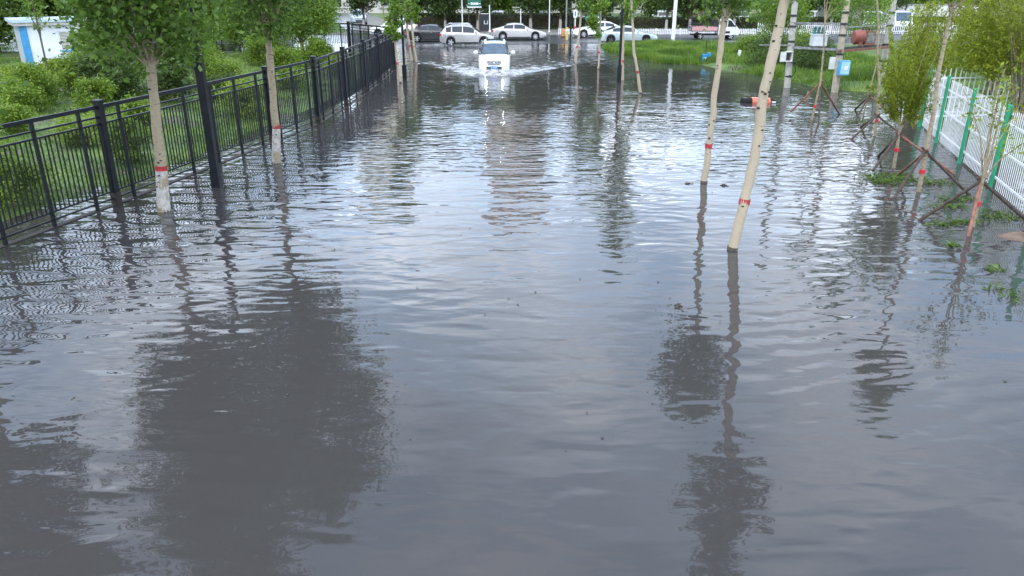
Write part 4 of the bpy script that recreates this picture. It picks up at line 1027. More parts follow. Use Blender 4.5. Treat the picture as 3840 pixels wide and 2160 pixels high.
spray('spray', 'foam and splashes breaking around the white minivan bumper', [(VX - 1.15, VY + 0.15, 0.02, 0.35, 0.7, 0.16, 0.4), (VX + 1.15, VY + 0.15, 0.02, 0.35, 0.7, 0.16, 0.4), (VX, VY - 0.3, 0.10, 1.6, 0.35, 0.14, 1.3), (VX - 2.3, VY + 1.6, 0.05, 0.7, 0.9, 0.06, 0.25), (VX + 2.4, VY + 1.6, 0.05, 0.8, 0.9, 0.06, 0.25)], 2600, 63, 0.028)

# ------------------------------------------------------------------ white cabin and the garden on the left
cb_ = empty('cabin', (-28.6, 46.6, 0.12)); tag(cb_, 'white flat-roofed cabin with sky-blue corner strip behind the garden trees', 'cabin'); cb_.rotation_euler = (0, 0, R(37))
MB().box(0.0, 7.2, 0.0, 2.8, 0, 2.42).build('wall', M['cabin_white'], cb_)
MB().box(-0.02, -0.003, 0.1, 2.8, 0, 2.42).build('side_wall', M['cabin_side'], cb_)
for xx in (0.0, 6.85): MB().box(xx - 0.04, xx + 0.36, -0.04, -0.003, 0, 2.42).build('corner_strip', M['cabin_blue'], cb_)
MB().box(-0.25, 7.45, -0.25, 3.05, 2.42, 2.60).build('fascia', M['fascia'], cb_)
MB().box(-0.35, 7.55, -0.35, 3.15, 2.60, 2.78).build('roof', M['cabin_roof'], cb_)
w_ = MB().box(2.0, 2.95, -0.035, -0.004, 1.05, 2.0).build('window', M['glass'], cb_)
f_ = MB(); f_.box(1.93, 2.0, -0.055, 0, 0.98, 2.07); f_.box(2.95, 3.02, -0.055, 0, 0.98, 2.07); f_.box(2.0, 2.95, -0.055, 0, 2.0, 2.07); f_.build('window_frame', M['white_box'], w_)
for i in range(11): MB().box(2.02, 2.93, -0.05, -0.036, 1.10 + i * 0.082, 1.155 + i * 0.082).build('blind_slat', M['blind'], w_)
MB().box(1.9, 3.05, -0.10, 0, 0.90, 0.98).build('window_sill', M['cabin_blue'], w_)
tw = empty('timber_wall', (-32.2, 43.2, 0.15)); tag(tw, 'low brown plank wall beside the white cabin', 'wall')
for i in range(6): MB().box(0, 3.4, -0.04, 0.04, 0.02 + i * 0.19, 0.20 + i * 0.19).build('plank', M['timber'], tw)
for xx in (0.05, 1.7, 3.35): MB().box(xx - 0.05, xx + 0.05, 0.045, 0.13, 0, 1.2).build('post', M['timber'], tw)
sg_ = empty('green_sign', (-29.2, 58.0, 0.0)); tag(sg_, 'upright green sign board with white figures beyond the cabin roof', 'sign')
MB().box(-0.42, 0.30, -0.03, 0.03, 2.9, 4.3).build('board', M['sign_green'], sg_); MB().box(-0.05, 0.05, -0.05, 0.05, 0, 2.9).build('post', M['steel'], sg_)
for i in range(6): MB().box(-0.30, 0.0, -0.042, -0.032, 3.0 + i * 0.19, 3.11 + i * 0.19).build('figure', M['plate_white'], sg_)

def bush(name, label, x, y, w, h, seed, leafm, n, size, cat='shrub', group=None, stem=0.0, z=None, kblobs=16, aspect=0.6, bark='bark_sapling', rz=None):
    """shrub or low tree: stems plus leaf clumps; stem = height of the bare stem"""
    rs = np.random.RandomState(seed); z0 = float(hgt(x, y)) if z is None else z
    root = empty(name, (x, y, z0 - 0.03)); tag(root, label, cat, group)
    bl = []
    for i in range(kblobs):
        a = rs.uniform(0, 6.283); q = rs.uniform(0, 1) ** 0.6; zt = rs.uniform(0, 1)
        pr = math.sin(math.pi * (0.18 + 0.74 * zt)) ** 0.6
        rr = w * 0.5 * q * pr * 0.8; s = w * 0.5 * rs.uniform(0.28, 0.46)
        bl.append((rr * math.cos(a), rr * math.sin(a), stem + (h - stem) * (0.12 + 0.78 * zt), s, s, min(s * 0.85, (h - stem) * 0.3)))
    mb = MB()
    if stem > 0.4:
        mb.tube([(0, 0, 0), (rs.normal(0, 0.05), 0, stem), (rs.normal(0, 0.1), rs.normal(0, .1), h * 0.9)], [(0.05 + 0.012 * h) * (0.45 if cat == 'sapling' else 1), (0.04 + 0.008 * h) * (0.45 if cat == 'sapling' else 1), 0.012], 8)
        tops = lambda zz_: (0, 0, min(stem + 0.1, zz_ * 0.7))
        branches(mb, bl[::2], tops, rs, 0.03)
        mb.build('trunk', M[bark], root, True, 70)
    else:
        branches(mb, bl, lambda zz_: (0, 0, 0), rs, 0.016); mb.build('stem', M[bark], root, True, 70)
    link_mesh('crown', leaves_mesh('crown', blob_points(rs, bl, n), size, leafm, rs, aspect), root)
    return root
LS, LF, LY, LD, LP = M['leaf_shrub'], M['leaf_fresh'], M['leaf_yellow'], M['leaf_dark'], M['leaf_poplar']
bush('garden_tree', 'dense bright green tree beside the white cabin', -17.9, 35.6, 3.8, 4.9, 201, LF, 20000, 0.14, 'tree', 'garden trees behind the iron fence', 0.4, kblobs=44, aspect=0.36)
bush('garden_sapling', 'slender grey-stemmed sapling standing before the white cabin wall', -22.4, 38.0, 1.3, 5.6, 202, LF, 900, 0.12, 'sapling', None, 2.2, kblobs=14, aspect=0.34, bark='bark_dark')
bush('garden_tree', 'dark leafed small tree covering the cabin window side', -21.6, 41.8, 2.2, 3.8, 203, LP, 7000, 0.12, 'tree', 'garden trees behind the iron fence', 0.8, kblobs=20)
bush('garden_tree', 'tall leafy tree left of the cabin corner', -27.5, 40.6, 2.2, 4.3, 204, LF, 10000, 0.12, 'tree', 'garden trees behind the iron fence', 0.5, kblobs=24)
bush('garden_tree', 'broad fresh green tree inside the bend of the iron fence', -13.1, 49.6, 5.2, 6.2, 205, LF, 26000, 0.16, 'tree', 'garden trees behind the iron fence', 1.0, kblobs=34, aspect=0.34)
bush('garden_tree', 'broad green tree between poplar and fence corner', -17.7, 54.5, 5.4, 6.4, 206, LF, 24000, 0.17, 'tree', 'garden trees behind the iron fence', 0.9, kblobs=30, aspect=0.4)
bush('garden_tree', 'feathery green small tree behind the thick lamp post', -15.6, 38.6, 3.0, 3.6, 207, LF, 12000, 0.13, 'tree', 'garden trees behind the iron fence', 0.6, kblobs=22, aspect=0.3)
sh = [(-19.4, 31.8, 2.2, 1.45, LS, 4200, .085, 'rounded green shrub on the lawn in front of the cabin'), (-24.1, 37.7, 1.8, 0.85, LS, 3000, .09, 'rounded shrub under the trees left of the cabin'),
      (-15.2, 34.9, 1.6, 1.35, LY, 2600, .085, 'yellow-green rounded shrub behind the thick lamp post'), (-15.3, 41.0, 2.3, 0.95, LY, 2800, .09, 'low yellow-green shrub beside the soil heap'),
      (-15.0, 48.0, 2.4, 1.6, LS, 3200, .10, 'leafy dark-green shrub right of the second poplar'), (-12.7, 52.2, 2.0, 1.15, LY, 2400, .10, 'bright rounded shrub in the corner of the iron fence'),
      (-11.7, 17.2, 1.7, 1.35, LS, 3400, .075, 'leafy shrub standing in the flooded lawn close behind the near fence'), (-11.0, 21.7, 1.4, 1.25, LS, 2600, .075, 'leafy shrub behind the fence between poplar and lamp post'),
      (-10.3, 29.8, 1.9, 1.2, LY, 3000, .085, 'yellow-green shrub seen through the fence beyond the second poplar'), (-18.9, 34.6, 2.0, 1.6, LS, 3200, .09, 'dark green shrub at the foot of the dense bright tree'),
      (-10.6, 37.7, 1.6, 0.95, LS, 2000, .09, 'low shrub behind the far half of the iron fence'), (-16.2, 30.4, 1.5, 1.05, LS, 2400, .085, 'small shrub near the poplar trunk on the lawn'),
      (-21.6, 34.3, 2.6, 1.15, LY, 3200, .09, 'yellow-tinged shrub growing along the cabin foot'), (-24.6, 43.4, 2.8, 0.7, LY, 3200, .10, 'low yellow-green shrub against the white cabin wall'),
      (-26.3, 34.4, 2.0, 0.8, LY, 2600, .09, 'yellow-green shrub before the plank wall'), (-12.9, 26.5, 1.5, 0.9, LS, 2000, .085, 'low shrub on wet lawn behind the second poplar'),
      (-17.8, 45.0, 2.6, 1.5, LS, 3000, .10, 'green shrub behind the soil heap'), (-12.6, 44.2, 2.2, 1.2, LS, 2800, .095, 'green shrub behind the middle of the iron fence'), (-9.6, 44.0, 1.6, 1.0, LY, 2000, .09, 'yellow-green shrub near the far end of the iron fence'),
      (-20.6, 49.5, 3.0, 2.2, LS, 3600, .11, 'tall green shrub behind the garden trees'), (-23.0, 30.5, 2.2, 0.9, LS, 2400, .085, 'low spreading shrub on the lawn left of the poplar'),
      (-17.2, 32.8, 2.4, 1.7, LD, 3600, .10, 'dark shrub right at the dense bright tree'), (-14.2, 32.6, 2.0, 1.5, LD, 3000, .095, 'dark shrub behind the fence between poplar and thick lamp post'),
      (-19.9, 38.4, 2.2, 1.8, LS, 3600, .10, 'leafy bush between the cabin and the dense bright tree'), (-13.6, 37.2, 2.0, 1.2, LS, 2600, .095, 'green bush left of the second poplar stem'),
      (-11.6, 47.0, 2.2, 1.6, LS, 2800, .10, 'leafy bush under the broad tree in the fence bend'), (-18.6, 29.6, 1.8, 1.2, LS, 2600, .085, 'rounded bush on the lawn above the near fence'),
      (-13.2, 23.6, 1.6, 0.9, LY, 2200, .08, 'yellow-green bush behind the fence right of the near poplar'), (-12.2, 33.0, 1.6, 1.0, LD, 2200, .09, 'low dark bush behind the fence at the second poplar'),
      (-16.6, 25.6, 1.6, 0.8, LS, 2000, .08, 'small low bush on open lawn behind the near fence post'), (-25.8, 38.8, 1.8, 0.8, LS, 3000, .10, 'green bush below the cabin corner strip')]
for i, (a, b_, w, h, lm, nn, sz, lb) in enumerate(sh):
    bush('shrub', lb, a, b_, w * 1.15, h * 1.1, 230 + i, lm, int(nn * 1.9), sz * 1.1, 'shrub', 'garden shrubs behind the iron fence')
rs = np.random.RandomState(9)
mb = MB(); g_ = [[(-1.2 + 2.4 * i / 16, -0.8 + 1.6 * j / 10, 0.62 * math.sin(math.pi * i / 16) ** 0.8 * math.sin(math.pi * j / 10) ** 0.8 + rs.uniform(-0.05, 0.05)) for i in range(17)] for j in range(11)]
for j in range(10):
    for i in range(16): mb.quad(g_[j][i], g_[j][i + 1], g_[j + 1][i + 1], g_[j + 1][i])
tag(mb.build('soil_heap', M['soil'], None, False, loc=(-16.3, 44.0, 0.1)), 'heap of reddish brown soil among the garden shrubs', 'soil heap')

# right bank
bush('bank_tree', 'large round green tree on the verge behind the poles', 19.9, 61.0, 5.6, 5.6, 260, LF, 12000, 0.17, 'tree', None, 0.9, kblobs=36, aspect=0.4)
bush('bank_tree', 'wide leafy tree on the verge beside the far white railings', 26.0, 60.5, 5.0, 5.0, 263, LF, 8000, 0.17, 'tree', None, 0.9, kblobs=30, aspect=0.4)
bush('shrub', 'leafy shrub on the bank right of the white marker post', 16.9, 55.6, 3.4, 1.45, 261, LS, 4200, 0.11, 'shrub', 'shrubs on the right bank')
bush('shrub', 'dark shrub on the bank behind the grey utility pole', 15.6, 47.5, 3.4, 1.75, 262, LD, 4600, 0.11, 'shrub', 'shrubs on the right bank')
bush('shrub', 'dark shrub on the bank behind the transformer platform', 17.6, 46.0, 3.6, 1.8, 264, LD, 4600, 0.11, 'shrub', 'shrubs on the right bank')
bush('shrub', 'low shrub at the verge below the mini truck', 20.2, 56.5, 3.4, 1.5, 265, LS, 3600, 0.11, 'shrub', 'shrubs on the right bank')
def willow(label, x, y, w, h, z0, seed, n):
    rs = np.random.RandomState(seed); zb = float(hgt(x, y))
    root = empty('willow_tree', (x, y, zb - 0.05)); tag(root, label, 'tree')
    mb = MB(); pts = []
    for i in range(46):
        a = rs.uniform(0, 6.283); rr = w * 0.5 * rs.uniform(0.1, 1) ** 0.7
        tx, ty, tz = rr * math.cos(a), rr * math.sin(a), z0 + (h - z0) * rs.uniform(0.3, 1.0)
        mb.tube([(rs.normal(0, .1), rs.normal(0, .1), 0.2), (tx * 0.45, ty * 0.45, tz * 0.6), (tx, ty, tz)], [0.028, 0.018, 0.005], 5, False)
        k = n // 46; q = rs.uniform(0, 1, k)
        for s in q:
            zz_ = tz - s * (tz - z0) * 0.8
            pts.append((tx * (1 + 0.12 * s) + rs.normal(0, 0.16), ty * (1 + 0.12 * s) + rs.normal(0, 0.16), zz_))
    mb.build('stem', M['bark_sapling'], root, True, 70)
    link_mesh('crown', leaves_mesh('crown', pts, 0.15, M['leaf_willow'], rs, 0.28, up=0.1, droop=0.9), root)
willow('yellow-green willow with hanging foliage behind the white fence corner', 16.5, 31.8, 2.3, 4.8, 0.8, 271, 11000)
willow('yellow-green willow spilling over the white fence pickets', 17.9, 27.2, 4.6, 6.2, 1.2, 272, 22000)
willow('yellow-green willow beyond the pointed white pickets', 20.9, 34.0, 4.4, 6.2, 1.0, 273, 20000)
bush('bank_tree', 'brown leafed tree by the pale far wall', 33.0, 58.0, 4.0, 5.4, 274, M['leaf_red'], 4200, 0.14, 'tree', None, 1.6, kblobs=22)

# ------------------------------------------------------------------ grass
def grass(name, label, rects, n, hmin, hmax, seed, zmin=-0.03, wd=0.02):
    rs = np.random.RandomState(seed); xs_, ys_ = [], []
    for (a, b_, c_, d_, wgt) in rects:
        k = int(n * wgt); xs_.append(rs.uniform(a, b_, k)); ys_.append(rs.uniform(c_, d_, k))
    x = np.concatenate(xs_); y = np.concatenate(ys_); z = hgt(x, y)
    pat = wob(x * 1.7 + 9, y * 1.7)
    keep = (z > zmin) & (pat + rs.uniform(-0.5, 0.5, len(x)) > -0.22)
    x, y, z, pat = x[keep], y[keep], z[keep], pat[keep]; N = len(x)
    h = rs.uniform(hmin, hmax, N) * (1 + 1.2 * np.clip(pat, -0.4, 0.5)); a = rs.uniform(0, 6.283, N); lean = rs.normal(0, 0.35, (N, 2)) * h[:, None]
    w = wd * rs.uniform(0.7, 1.4, N)
    p0 = np.stack([x - np.cos(a) * w, y - np.sin(a) * w, z - 0.02], 1); p1 = np.stack([x + np.cos(a) * w, y + np.sin(a) * w, z - 0.02], 1)
    p2 = np.stack([x + lean[:, 0], y + lean[:, 1], z + h], 1)
    v = np.stack([p0, p1, p2], 1).reshape(-1, 3).astype(np.float32)
    me = bpy.data.meshes.new(name); me.vertices.add(3 * N); me.vertices.foreach_set('co', v.ravel())
    me.loops.add(3 * N); me.loops.foreach_set('vertex_index', np.arange(3 * N, dtype=np.int32))
    me.polygons.add(N); me.polygons.foreach_set('loop_start', np.arange(0, 3 * N, 3, dtype=np.int32))
    me.update(calc_edges=True); me.materials.append(M['blade'])
    tag(link_mesh(name, me), label, 'grass', None, 'stuff')
grass('grass', 'tall bright grass on the verge beside the crossing', [(7.2, 13, 50, 65.5, 0.45), (13, 24, 40, 65.5, 0.55)], 60000, 0.18, 0.42, 301, -0.02, 0.026)
grass('grass', 'short grass of the right bank behind the poles', [(12, 30, 28, 48, 1.0)], 42000, 0.08, 0.22, 302, -0.03, 0.022)
grass('grass', 'garden lawn grass behind the iron fence', [(-24, -9, 14, 40, 0.75), (-34, -9, 40, 56, 0.25)], 80000, 0.05, 0.16, 303, -0.05, 0.016)
grass('grass', 'grass inside the white fence enclosure', [(10, 32, 8, 29, 1.0)], 26000, 0.08, 0.24, 304, -0.02, 0.02)

# ------------------------------------------------------------------ far side of the cross road
def leafbox(rs, x0, x1, y0, y1, z0, z1, n):
    f = rs.uniform(0, 1, n); pts = np.stack([rs.uniform(x0, x1, n), rs.uniform(y0, y1, n), rs.uniform(z0, z1, n)], 1)
    pts[f < 0.42, 2] = z1 + rs.normal(0, 0.04, (f < 0.42).sum()); pts[(f >= 0.42) & (f < 0.88), 1] = y0 + rs.normal(0, 0.05, ((f >= 0.42) & (f < 0.88)).sum())
    return pts
for i, (x0, x1, h, lb) in enumerate([(-11.0, 6.8, 1.55, 'long dark clipped hedge behind the silver cars'), (7.0, 27.0, 1.15, 'long dark clipped hedge behind the white roadside pickets'), (27.2, 60.0, 1.2, 'clipped hedge beyond the mini truck and railings'), (-52.0, -24.5, 1.3, 'clipped hedge left of the side street')]):
    rs = np.random.RandomState(310 + i); root = empty('hedge', ((x0 + x1) / 2, 88.3, 0.12)); tag(root, lb, 'hedge', 'clipped hedges along the far pavement')
    hw = (x1 - x0) / 2
    MB().box(-hw + 0.1, hw - 0.1, -0.45, 0.55, 0.15, h - 0.1).build('hedge_core', M['prop_dark'], root)
    link_mesh('foliage', leaves_mesh('foliage', leafbox(rs, -hw, hw, -0.6, 0.7, 0.05, h, int(hw * 2 * 420)), 0.13, M['leaf_dark'], rs, 0.7), root)
    mb = MB()
    for j in range(int(hw * 2)): mb.tube([(-hw + j + 0.5, 0, 0), (-hw + j + 0.5, 0, 0.3)], 0.04, 5)
    mb.build('stem', M['bark_dark'], root)

# row of street trees with whitewashed feet
def street_tree_proto(seed, h, rad, z0):
    rs = np.random.RandomState(seed)
    root = empty('street_tree', (0, 0, 0)); tag(root, 'dark leafed street tree with whitewashed foot in the row before the hedge', 'tree', 'whitewashed street trees')
    tr_ = MB().tube([(0, 0, -0.05), (rs.normal(0, .05), 0, 1.2), (rs.normal(0, .08), 0, z0 + 0.8), (rs.normal(0, .2), 0, h * 0.9)], [0.16, 0.13, 0.11, 0.03], 10).build('trunk', M['bark_dark'], root, True, 70)
    MB().tube([(0, 0, -0.04), (0, 0, 1.05)], [0.185, 0.155], 12, False).build('whitewash', M['whitewash'], tr_, True, 70)
    bl = crown_blobs(rs, z0, h, rad, 44, 'mid', 0.4); mb = MB(); branches(mb, bl, lambda z: (0, 0, min(z0, z * 0.8)), rs, 0.05); mb.build('branch', M['bark_dark'], root, True, 70)
    link_mesh('crown', leaves_mesh('crown', blob_points(rs, bl, 9000), 0.25, M['leaf_dark'], rs, 0.75), root)
    return root
protos = [street_tree_proto(400 + i, hh, rr, zz_) for i, (hh, rr, zz_) in enumerate([(10.2, 3.0, 2.0), (11.0, 3.2, 2.2), (9.6, 2.9, 1.9)])]
used = set(); rng = random.Random(3)
def put(protos_, i, x, y, z, s=1.0):
    p_ = protos_[i % len(protos_)]
    if id(p_) in used: o = copy_tree(p_)
    else: used.add(id(p_)); o = p_
    o.location = (x, y, z); o.rotation_euler = (0, 0, rng.uniform(0, 6.28)); o.scale = (s, s, s * rng.uniform(0.93, 1.07)); return o
STL = ['beside the silver-blue car in the side street', 'beyond the white hatchback', 'behind the silver suv', 'at the bus stop board', 'behind the silver sedan roof', 'beside the grey pole and bollards', 'behind the ice-blue sedan',
       'left of the white street light', 'between white street light and mini truck', 'behind the mini truck', 'beyond the mini truck nose', 'above the tall white railings', 'near the white vans', 'left across the side street mouth', 'beyond the broad garden tree', 'beyond the cabin roof']
for i, (xx, yy) in enumerate([(-16.2, 88.0), (-10.3, 88.6), (-7.2, 86.9), (-3.7, 86.4), (2.0, 86.7), (5.2, 86.6), (10.0, 87.0), (16.7, 87.0), (19.2, 87.0), (24.0, 87.0), (29.0, 87.0), (34.5, 87.0), (40.0, 87.0), (-25.5, 86.5), (-31.0, 86.5), (-37.0, 86.5)]):
    o = put(protos, i, xx, yy, 0.16, rng.uniform(0.9, 1.08))
    o['label'] = 'dark leafed street tree with whitewashed foot ' + STL[i]
def wood_proto(seed, h, rad, lm, lab):
    rs = np.random.RandomState(seed)
    root = empty('park_tree', (0, 0, 0)); tag(root, lab, 'tree', 'trees beyond the hedge')
    MB().tube([(0, 0, -0.05), (0.1, 0, 2.0), (rs.normal(0, .2), 0, h * 0.9)], [0.2, 0.15, 0.04], 9).build('trunk', M['bark_dark'], root, True, 70)
    bl = crown_blobs(rs, 1.2, h, rad, 46, 'mid', 0.42); link_mesh('crown', leaves_mesh('crown', blob_points(rs, bl, 8000), 0.36, lm, rs, 0.75), root)
    return root
wp = [wood_proto(430, 13.0, 3.8, LP, 'tall mid-green tree in the wooded ground beyond the hedge'), wood_proto(431, 11.0, 3.5, LD, 'dark green tree in the wooded ground beyond the hedge'), wood_proto(432, 14.5, 4.0, LP, 'tallest spreading mid-green tree of the wooded ground beyond the hedge'), wood_proto(433, 10.0, 3.6, LF, 'fresh light green tree in the wooded ground beyond the hedge')]
k_ = 0
for yy, st, x0, x1 in ((101, 6.0, -60, 66), (118, 7.0, -80, 84), (146, 9.0, -110, 110)):
    xx = x0
    while xx < x1:
        if not (abs(xx - np.interp(yy, [80, 190], [-12.6, -45])) < 6.0):
            put(wp, k_, xx + rng.uniform(-1.5, 1.5), yy + rng.uniform(-2.5, 2.5), 0.14, rng.uniform(0.85, 1.15)); k_ += 1
        xx += st * rng.uniform(0.8, 1.2)
# left background, beyond the cabin
for i, (xx, yy) in enumerate([(-34, 60), (-40, 52), (-45, 44), (-30.5, 57.5), (-26.0, 61.0), (-38, 68), (-22.5, 60.5), (-50, 60), (-44, 58), (-36.5, 56.5), (-41, 62), (-47, 52), (-55, 52), (-52, 46)]):
    put(wp, i + 1, xx, yy, 0.1, 0.85)

# parked cars half seen behind the hedge
pk = 'cars parked beyond the hedge'
for i, (xx, yy, pm, hd) in enumerate([(-1.5, 94.5, 'paint_white', 1.45), (3.8, 94.2, 'paint_silver', 1.6), (8.6, 94.6, 'paint_white', 1.5), (13.4, 94.3, 'paint_grey', 1.62), (17.6, 94.7, 'paint_white', 1.5), (22.0, 94.2, 'paint_red', 1.55), (26.3, 94.5, 'paint_white', 1.6), (31.0, 94.6, 'paint_silver', 1.5), (35.4, 94.2, 'paint_white', 1.52), (-7.5, 94.6, 'paint_grey', 1.6), (41.5, 90.0, 'paint_black', 0.1), (48.0, 91.0, 'paint_grey', 0.05)]):
    lbs = dict(paint_white='white car parked nose-in beyond the hedge', paint_silver='silver car parked beyond the hedge', paint_grey='dark grey car parked beyond the hedge', paint_red='red car parked beyond the hedge', paint_black='black car parked beyond the railings')
    suv('parked_car', lbs[pm], (xx, yy, 0.15), hd, M[pm], detail=False, group=pk)
# white vans by the pale wall on the right
def box_van(label, x, y, hd):
    r_ = empty('parked_van', (x, y, 0.14), hd); tag(r_, label, 'van', 'white vans by the pale wall')
    b_ = MB(); b_.prism([(-2.3, 0.35), (2.2, 0.35), (2.3, 0.9), (2.15, 1.1), (1.75, 1.95), (1.5, 2.05), (-2.3, 2.05)], 'y', -0.85, 0.85); b_.build('body', M['paint_white'], r_)
    b_ = MB(); b_.prism([(1.80, 1.92), (2.17, 1.12), (2.19, 1.13), (1.83, 1.95)], 'y', -0.74, 0.74); b_.build('windscreen', M['glass_blue'], r_)
    for sg in (1, -1):
        MB().prism([(0.7, 1.15), (1.95, 1.15), (1.65, 1.8), (0.7, 1.85)], 'y', sg * 0.852, sg * 0.862).build('side_window', M['glass'], r_)
        MB().box(2.2, 2.32, min(sg * .45, sg * .8), max(sg * .45, sg * .8), 0.7, 0.9).build('headlight', M['lamp_clear'], r_)
        for xx in (1.45, -1.4): wheel_parts(r_, xx, sg * 0.76, 0.32, M['rim'], 6, 0.2, sg)
    MB().box(2.25, 2.33, -0.8, 0.8, 0.36, 0.62).build('bumper', M['trim_black'], r_)
box_van('white box van parked nose out behind the red transformer', 36.2, 82.2, R(-98))
box_van('white van parked beside the railings, half behind the willow', 39.5, 83.0, R(-95))

# white roadside pickets and railings (too fine to part from here)
def far_pickets(label, x0, x1, y, z, h, step, w, post=2.4):
    r_ = empty('roadside_fence', (x0, y, z)); tag(r_, label, 'fence', 'white fences along the cross road')
    mb = MB(); q = 0.0
    while q < x1 - x0:
        mb.box(q - w / 2, q + w / 2, -0.012, 0.012, 0.05, h - 0.06); mb.prism([(q - w / 2, h - 0.06), (q + w / 2, h - 0.06), (q, h)], 'y', -0.012, 0.012); q += step
    tag(mb.build('pickets', M['white_paint'], r_), kind='stuff')
    for zz_ in (h * 0.28, h * 0.75): MB().box(0, x1 - x0, 0.014, 0.045, zz_ - 0.03, zz_ + 0.03).build('rail', M['white_paint'], r_)
    q = 0.0
    while q <= x1 - x0: MB().box(q - 0.04, q + 0.04, 0.05, 0.12, 0, h).build('post', M['white_paint'], r_); q += post
far_pickets('low white picket fence along the far kerb behind the ice-blue sedan', 4.6, 24.0, 79.0, 0.05, 0.62, 0.17, 0.085)
far_pickets('taller white railings behind the grey transformer', 24.3, 45.0, 79.3, 0.06, 1.15, 0.19, 0.07)
far_pickets('white railings seen through the willow beyond the white fence', 38.5, 47.5, 70.5, 0.05, 1.1, 0.19, 0.07)

# bus stop sign, kiosk, bollards, poles
bs = empty('bus_stop_sign', (-3.78, 82.0, 0.16)); tag(bs, 'dark green bus stop board with white characters above the silver suv', 'sign')
MB().box(-0.72, 0.66, -0.04, 0.04, 2.45, 3.5).build('board', M['sign_green'], bs); MB().box(-0.76, 0.70, -0.05, 0.05, 2.33, 2.45).build('light_bar', M['white_box'], bs)
for i, (cx, w) in enumerate([(-0.55, 0.05), (-0.28, 0.11), (0.0, 0.11), (0.27, 0.11), (0.53, 0.05)]):
    MB().box(cx - w, cx + w, -0.052, -0.042, 2.62 if w > .06 else 2.67, 2.82 if w > .06 else 2.77).build('character', M['plate_white'], bs)
for xx in (-0.62, 0.56): MB().box(xx - 0.04, xx + 0.04, 0.045, 0.12, 0, 3.4).build('post', M['dark_steel'], bs)
ks = empty('kiosk_panel', (-2.85, 82.3, 0.16)); tag(ks, 'dark upright panel with pale top edge and small notice at the bus stop', 'notice panel')
MB().box(-0.48, 0.42, -0.08, 0.08, 0.1, 1.72).build('panel', M['trim_black'], ks); MB().box(-0.52, 0.46, -0.10, 0.10, 1.72, 1.78).build('top_edge', M['white_box'], ks)
f_ = MB(); f_.box(0.0, 0.05, -0.10, -0.082, 0.75, 1.1); f_.box(0.33, 0.38, -0.10, -0.082, 0.75, 1.1); f_.box(0.05, 0.33, -0.10, -0.082, 0.75, 0.80); f_.build('notice', M['plate_white'], ks)
MB().box(-0.58, -0.50, -0.06, 0.06, 0, 1.7).build('post', M['timber'], ks)
def post(name, label, cat, x, y, z, h, r_, m, extra=None, group=None):
    o = empty(name, (x, y, z)); tag(o, label, cat, group); MB().tube([(0, 0, 0), (0, 0, h)], [r_, r_ * 0.8], 10).build('shaft', m, o, True, 60)
    MB().lathe([(r_ * 1.9, 0), (r_ * 1.9, 0.06), (r_ * 1.1, 0.12)], 'z', (0, 0, 0), 10).build('foot', m, o, True); return o
o = post('street_light', 'tall white street light pole at the edge of the grass verge', 'street light', 13.18, 65.4, 0.1, 8.5, 0.16, M['white_paint'])
MB().tube([(0, 0, 8.4), (0, 0.6, 8.8), (0, 2.2, 9.0)], [0.06, 0.05, 0.04], 8).build('arm', M['white_paint'], o, True); MB().box(-0.14, 0.14, 2.0, 2.7, 8.93, 9.03).build('lamp_head', M['white_box'], o)
post('sign_pole', 'white pole beside the bus stop panel', 'pole', -2.28, 82.2, 0.16, 2.6, 0.07, M['white_paint'])
o = post('sign_pole', 'pale pole with round white sign above the silver suv roof', 'pole', -5.05, 82.0, 0.16, 3.2, 0.07, M['white_box'])
MB().lathe([(0.30, -0.02), (0.30, 0.02)], 'y', (0, -0.09, 3.35), 18).build('sign_disc', M['plate_white'], o)
post('sign_pole', 'thin white pole right of the silver sedan', 'pole', 0.9, 83.5, 0.16, 2.2, 0.05, M['white_paint'])
post('sign_pole', 'thin pale pole between the street trees and bollards', 'pole', 3.8, 82.0, 0.16, 4.2, 0.06, M['white_box'])
post('sign_pole', 'grey pole behind the bollards', 'pole', 5.65, 84.0, 0.16, 5.5, 0.10, M['steel'])
o = post('sign_pole', 'short red and white post carrying a blue and white plate', 'pole', 6.02, 76.8, 0.03, 2.3, 0.045, M['white_paint'])
MB().box(-0.18, 0.18, -0.07, -0.05, 1.75, 2.4).build('sign_plate', M['plate_white'], o); MB().box(-0.06, 0.06, -0.082, -0.072, 1.85, 2.3).build('sign_stripe', M['sign_blue'], o)
for zz_ in (0.15, 0.65): MB().tube([(0, 0, zz_), (0, 0, zz_ + 0.3)], 0.13, 12).build('red_collar', M['red_band'], o, True)
o = empty('bollard', (4.85, 76.0, 0.03)); tag(o, 'squat orange bollard at the near end of the white pickets', 'bollard')
MB().lathe([(0.20, 0), (0.20, 0.12), (0.15, 0.16), (0.14, 0.72), (0.10, 0.78)], 'z', (0, 0, 0), 14).build('body', M['bollard_orange'], o, True); MB().lathe([(0.24, 0), (0.24, 0.1)], 'z', (0, 0, 0), 14).build('base', M['rubber'], o)
o = empty('bollard', (5.0, 73.0, 0.02)); tag(o, 'tall yellow bollard standing in the wet road', 'bollard')
MB().box(-0.12, 0.12, -0.12, 0.12, 0, 1.05).build('body', M['bollard_yellow'], o); MB().box(-0.13, 0.13, -0.13, 0.13, 0.75, 0.9).build('band', M['plate_white'], o)
o = empty('road_sign', (8.6, 86.0, 0.16)); tag(o, 'low dark green board with white characters before the hedge', 'sign')
MB().box(-0.85, 0.85, -0.04, 0.04, 1.0, 1.55).build('board', M['sign_green'], o)
for xx in (-0.7, 0.7): MB().box(xx - 0.04, xx + 0.04, 0.045, 0.1, 0, 1.5).build('post', M['dark_steel'], o)
for cx, w in ((-0.6, 0.05), (-0.22, 0.1), (0.22, 0.1), (0.6, 0.05)): MB().box(cx - w, cx + w, -0.052, -0.042, 1.2, 1.36).build('character', M['plate_white'], o)
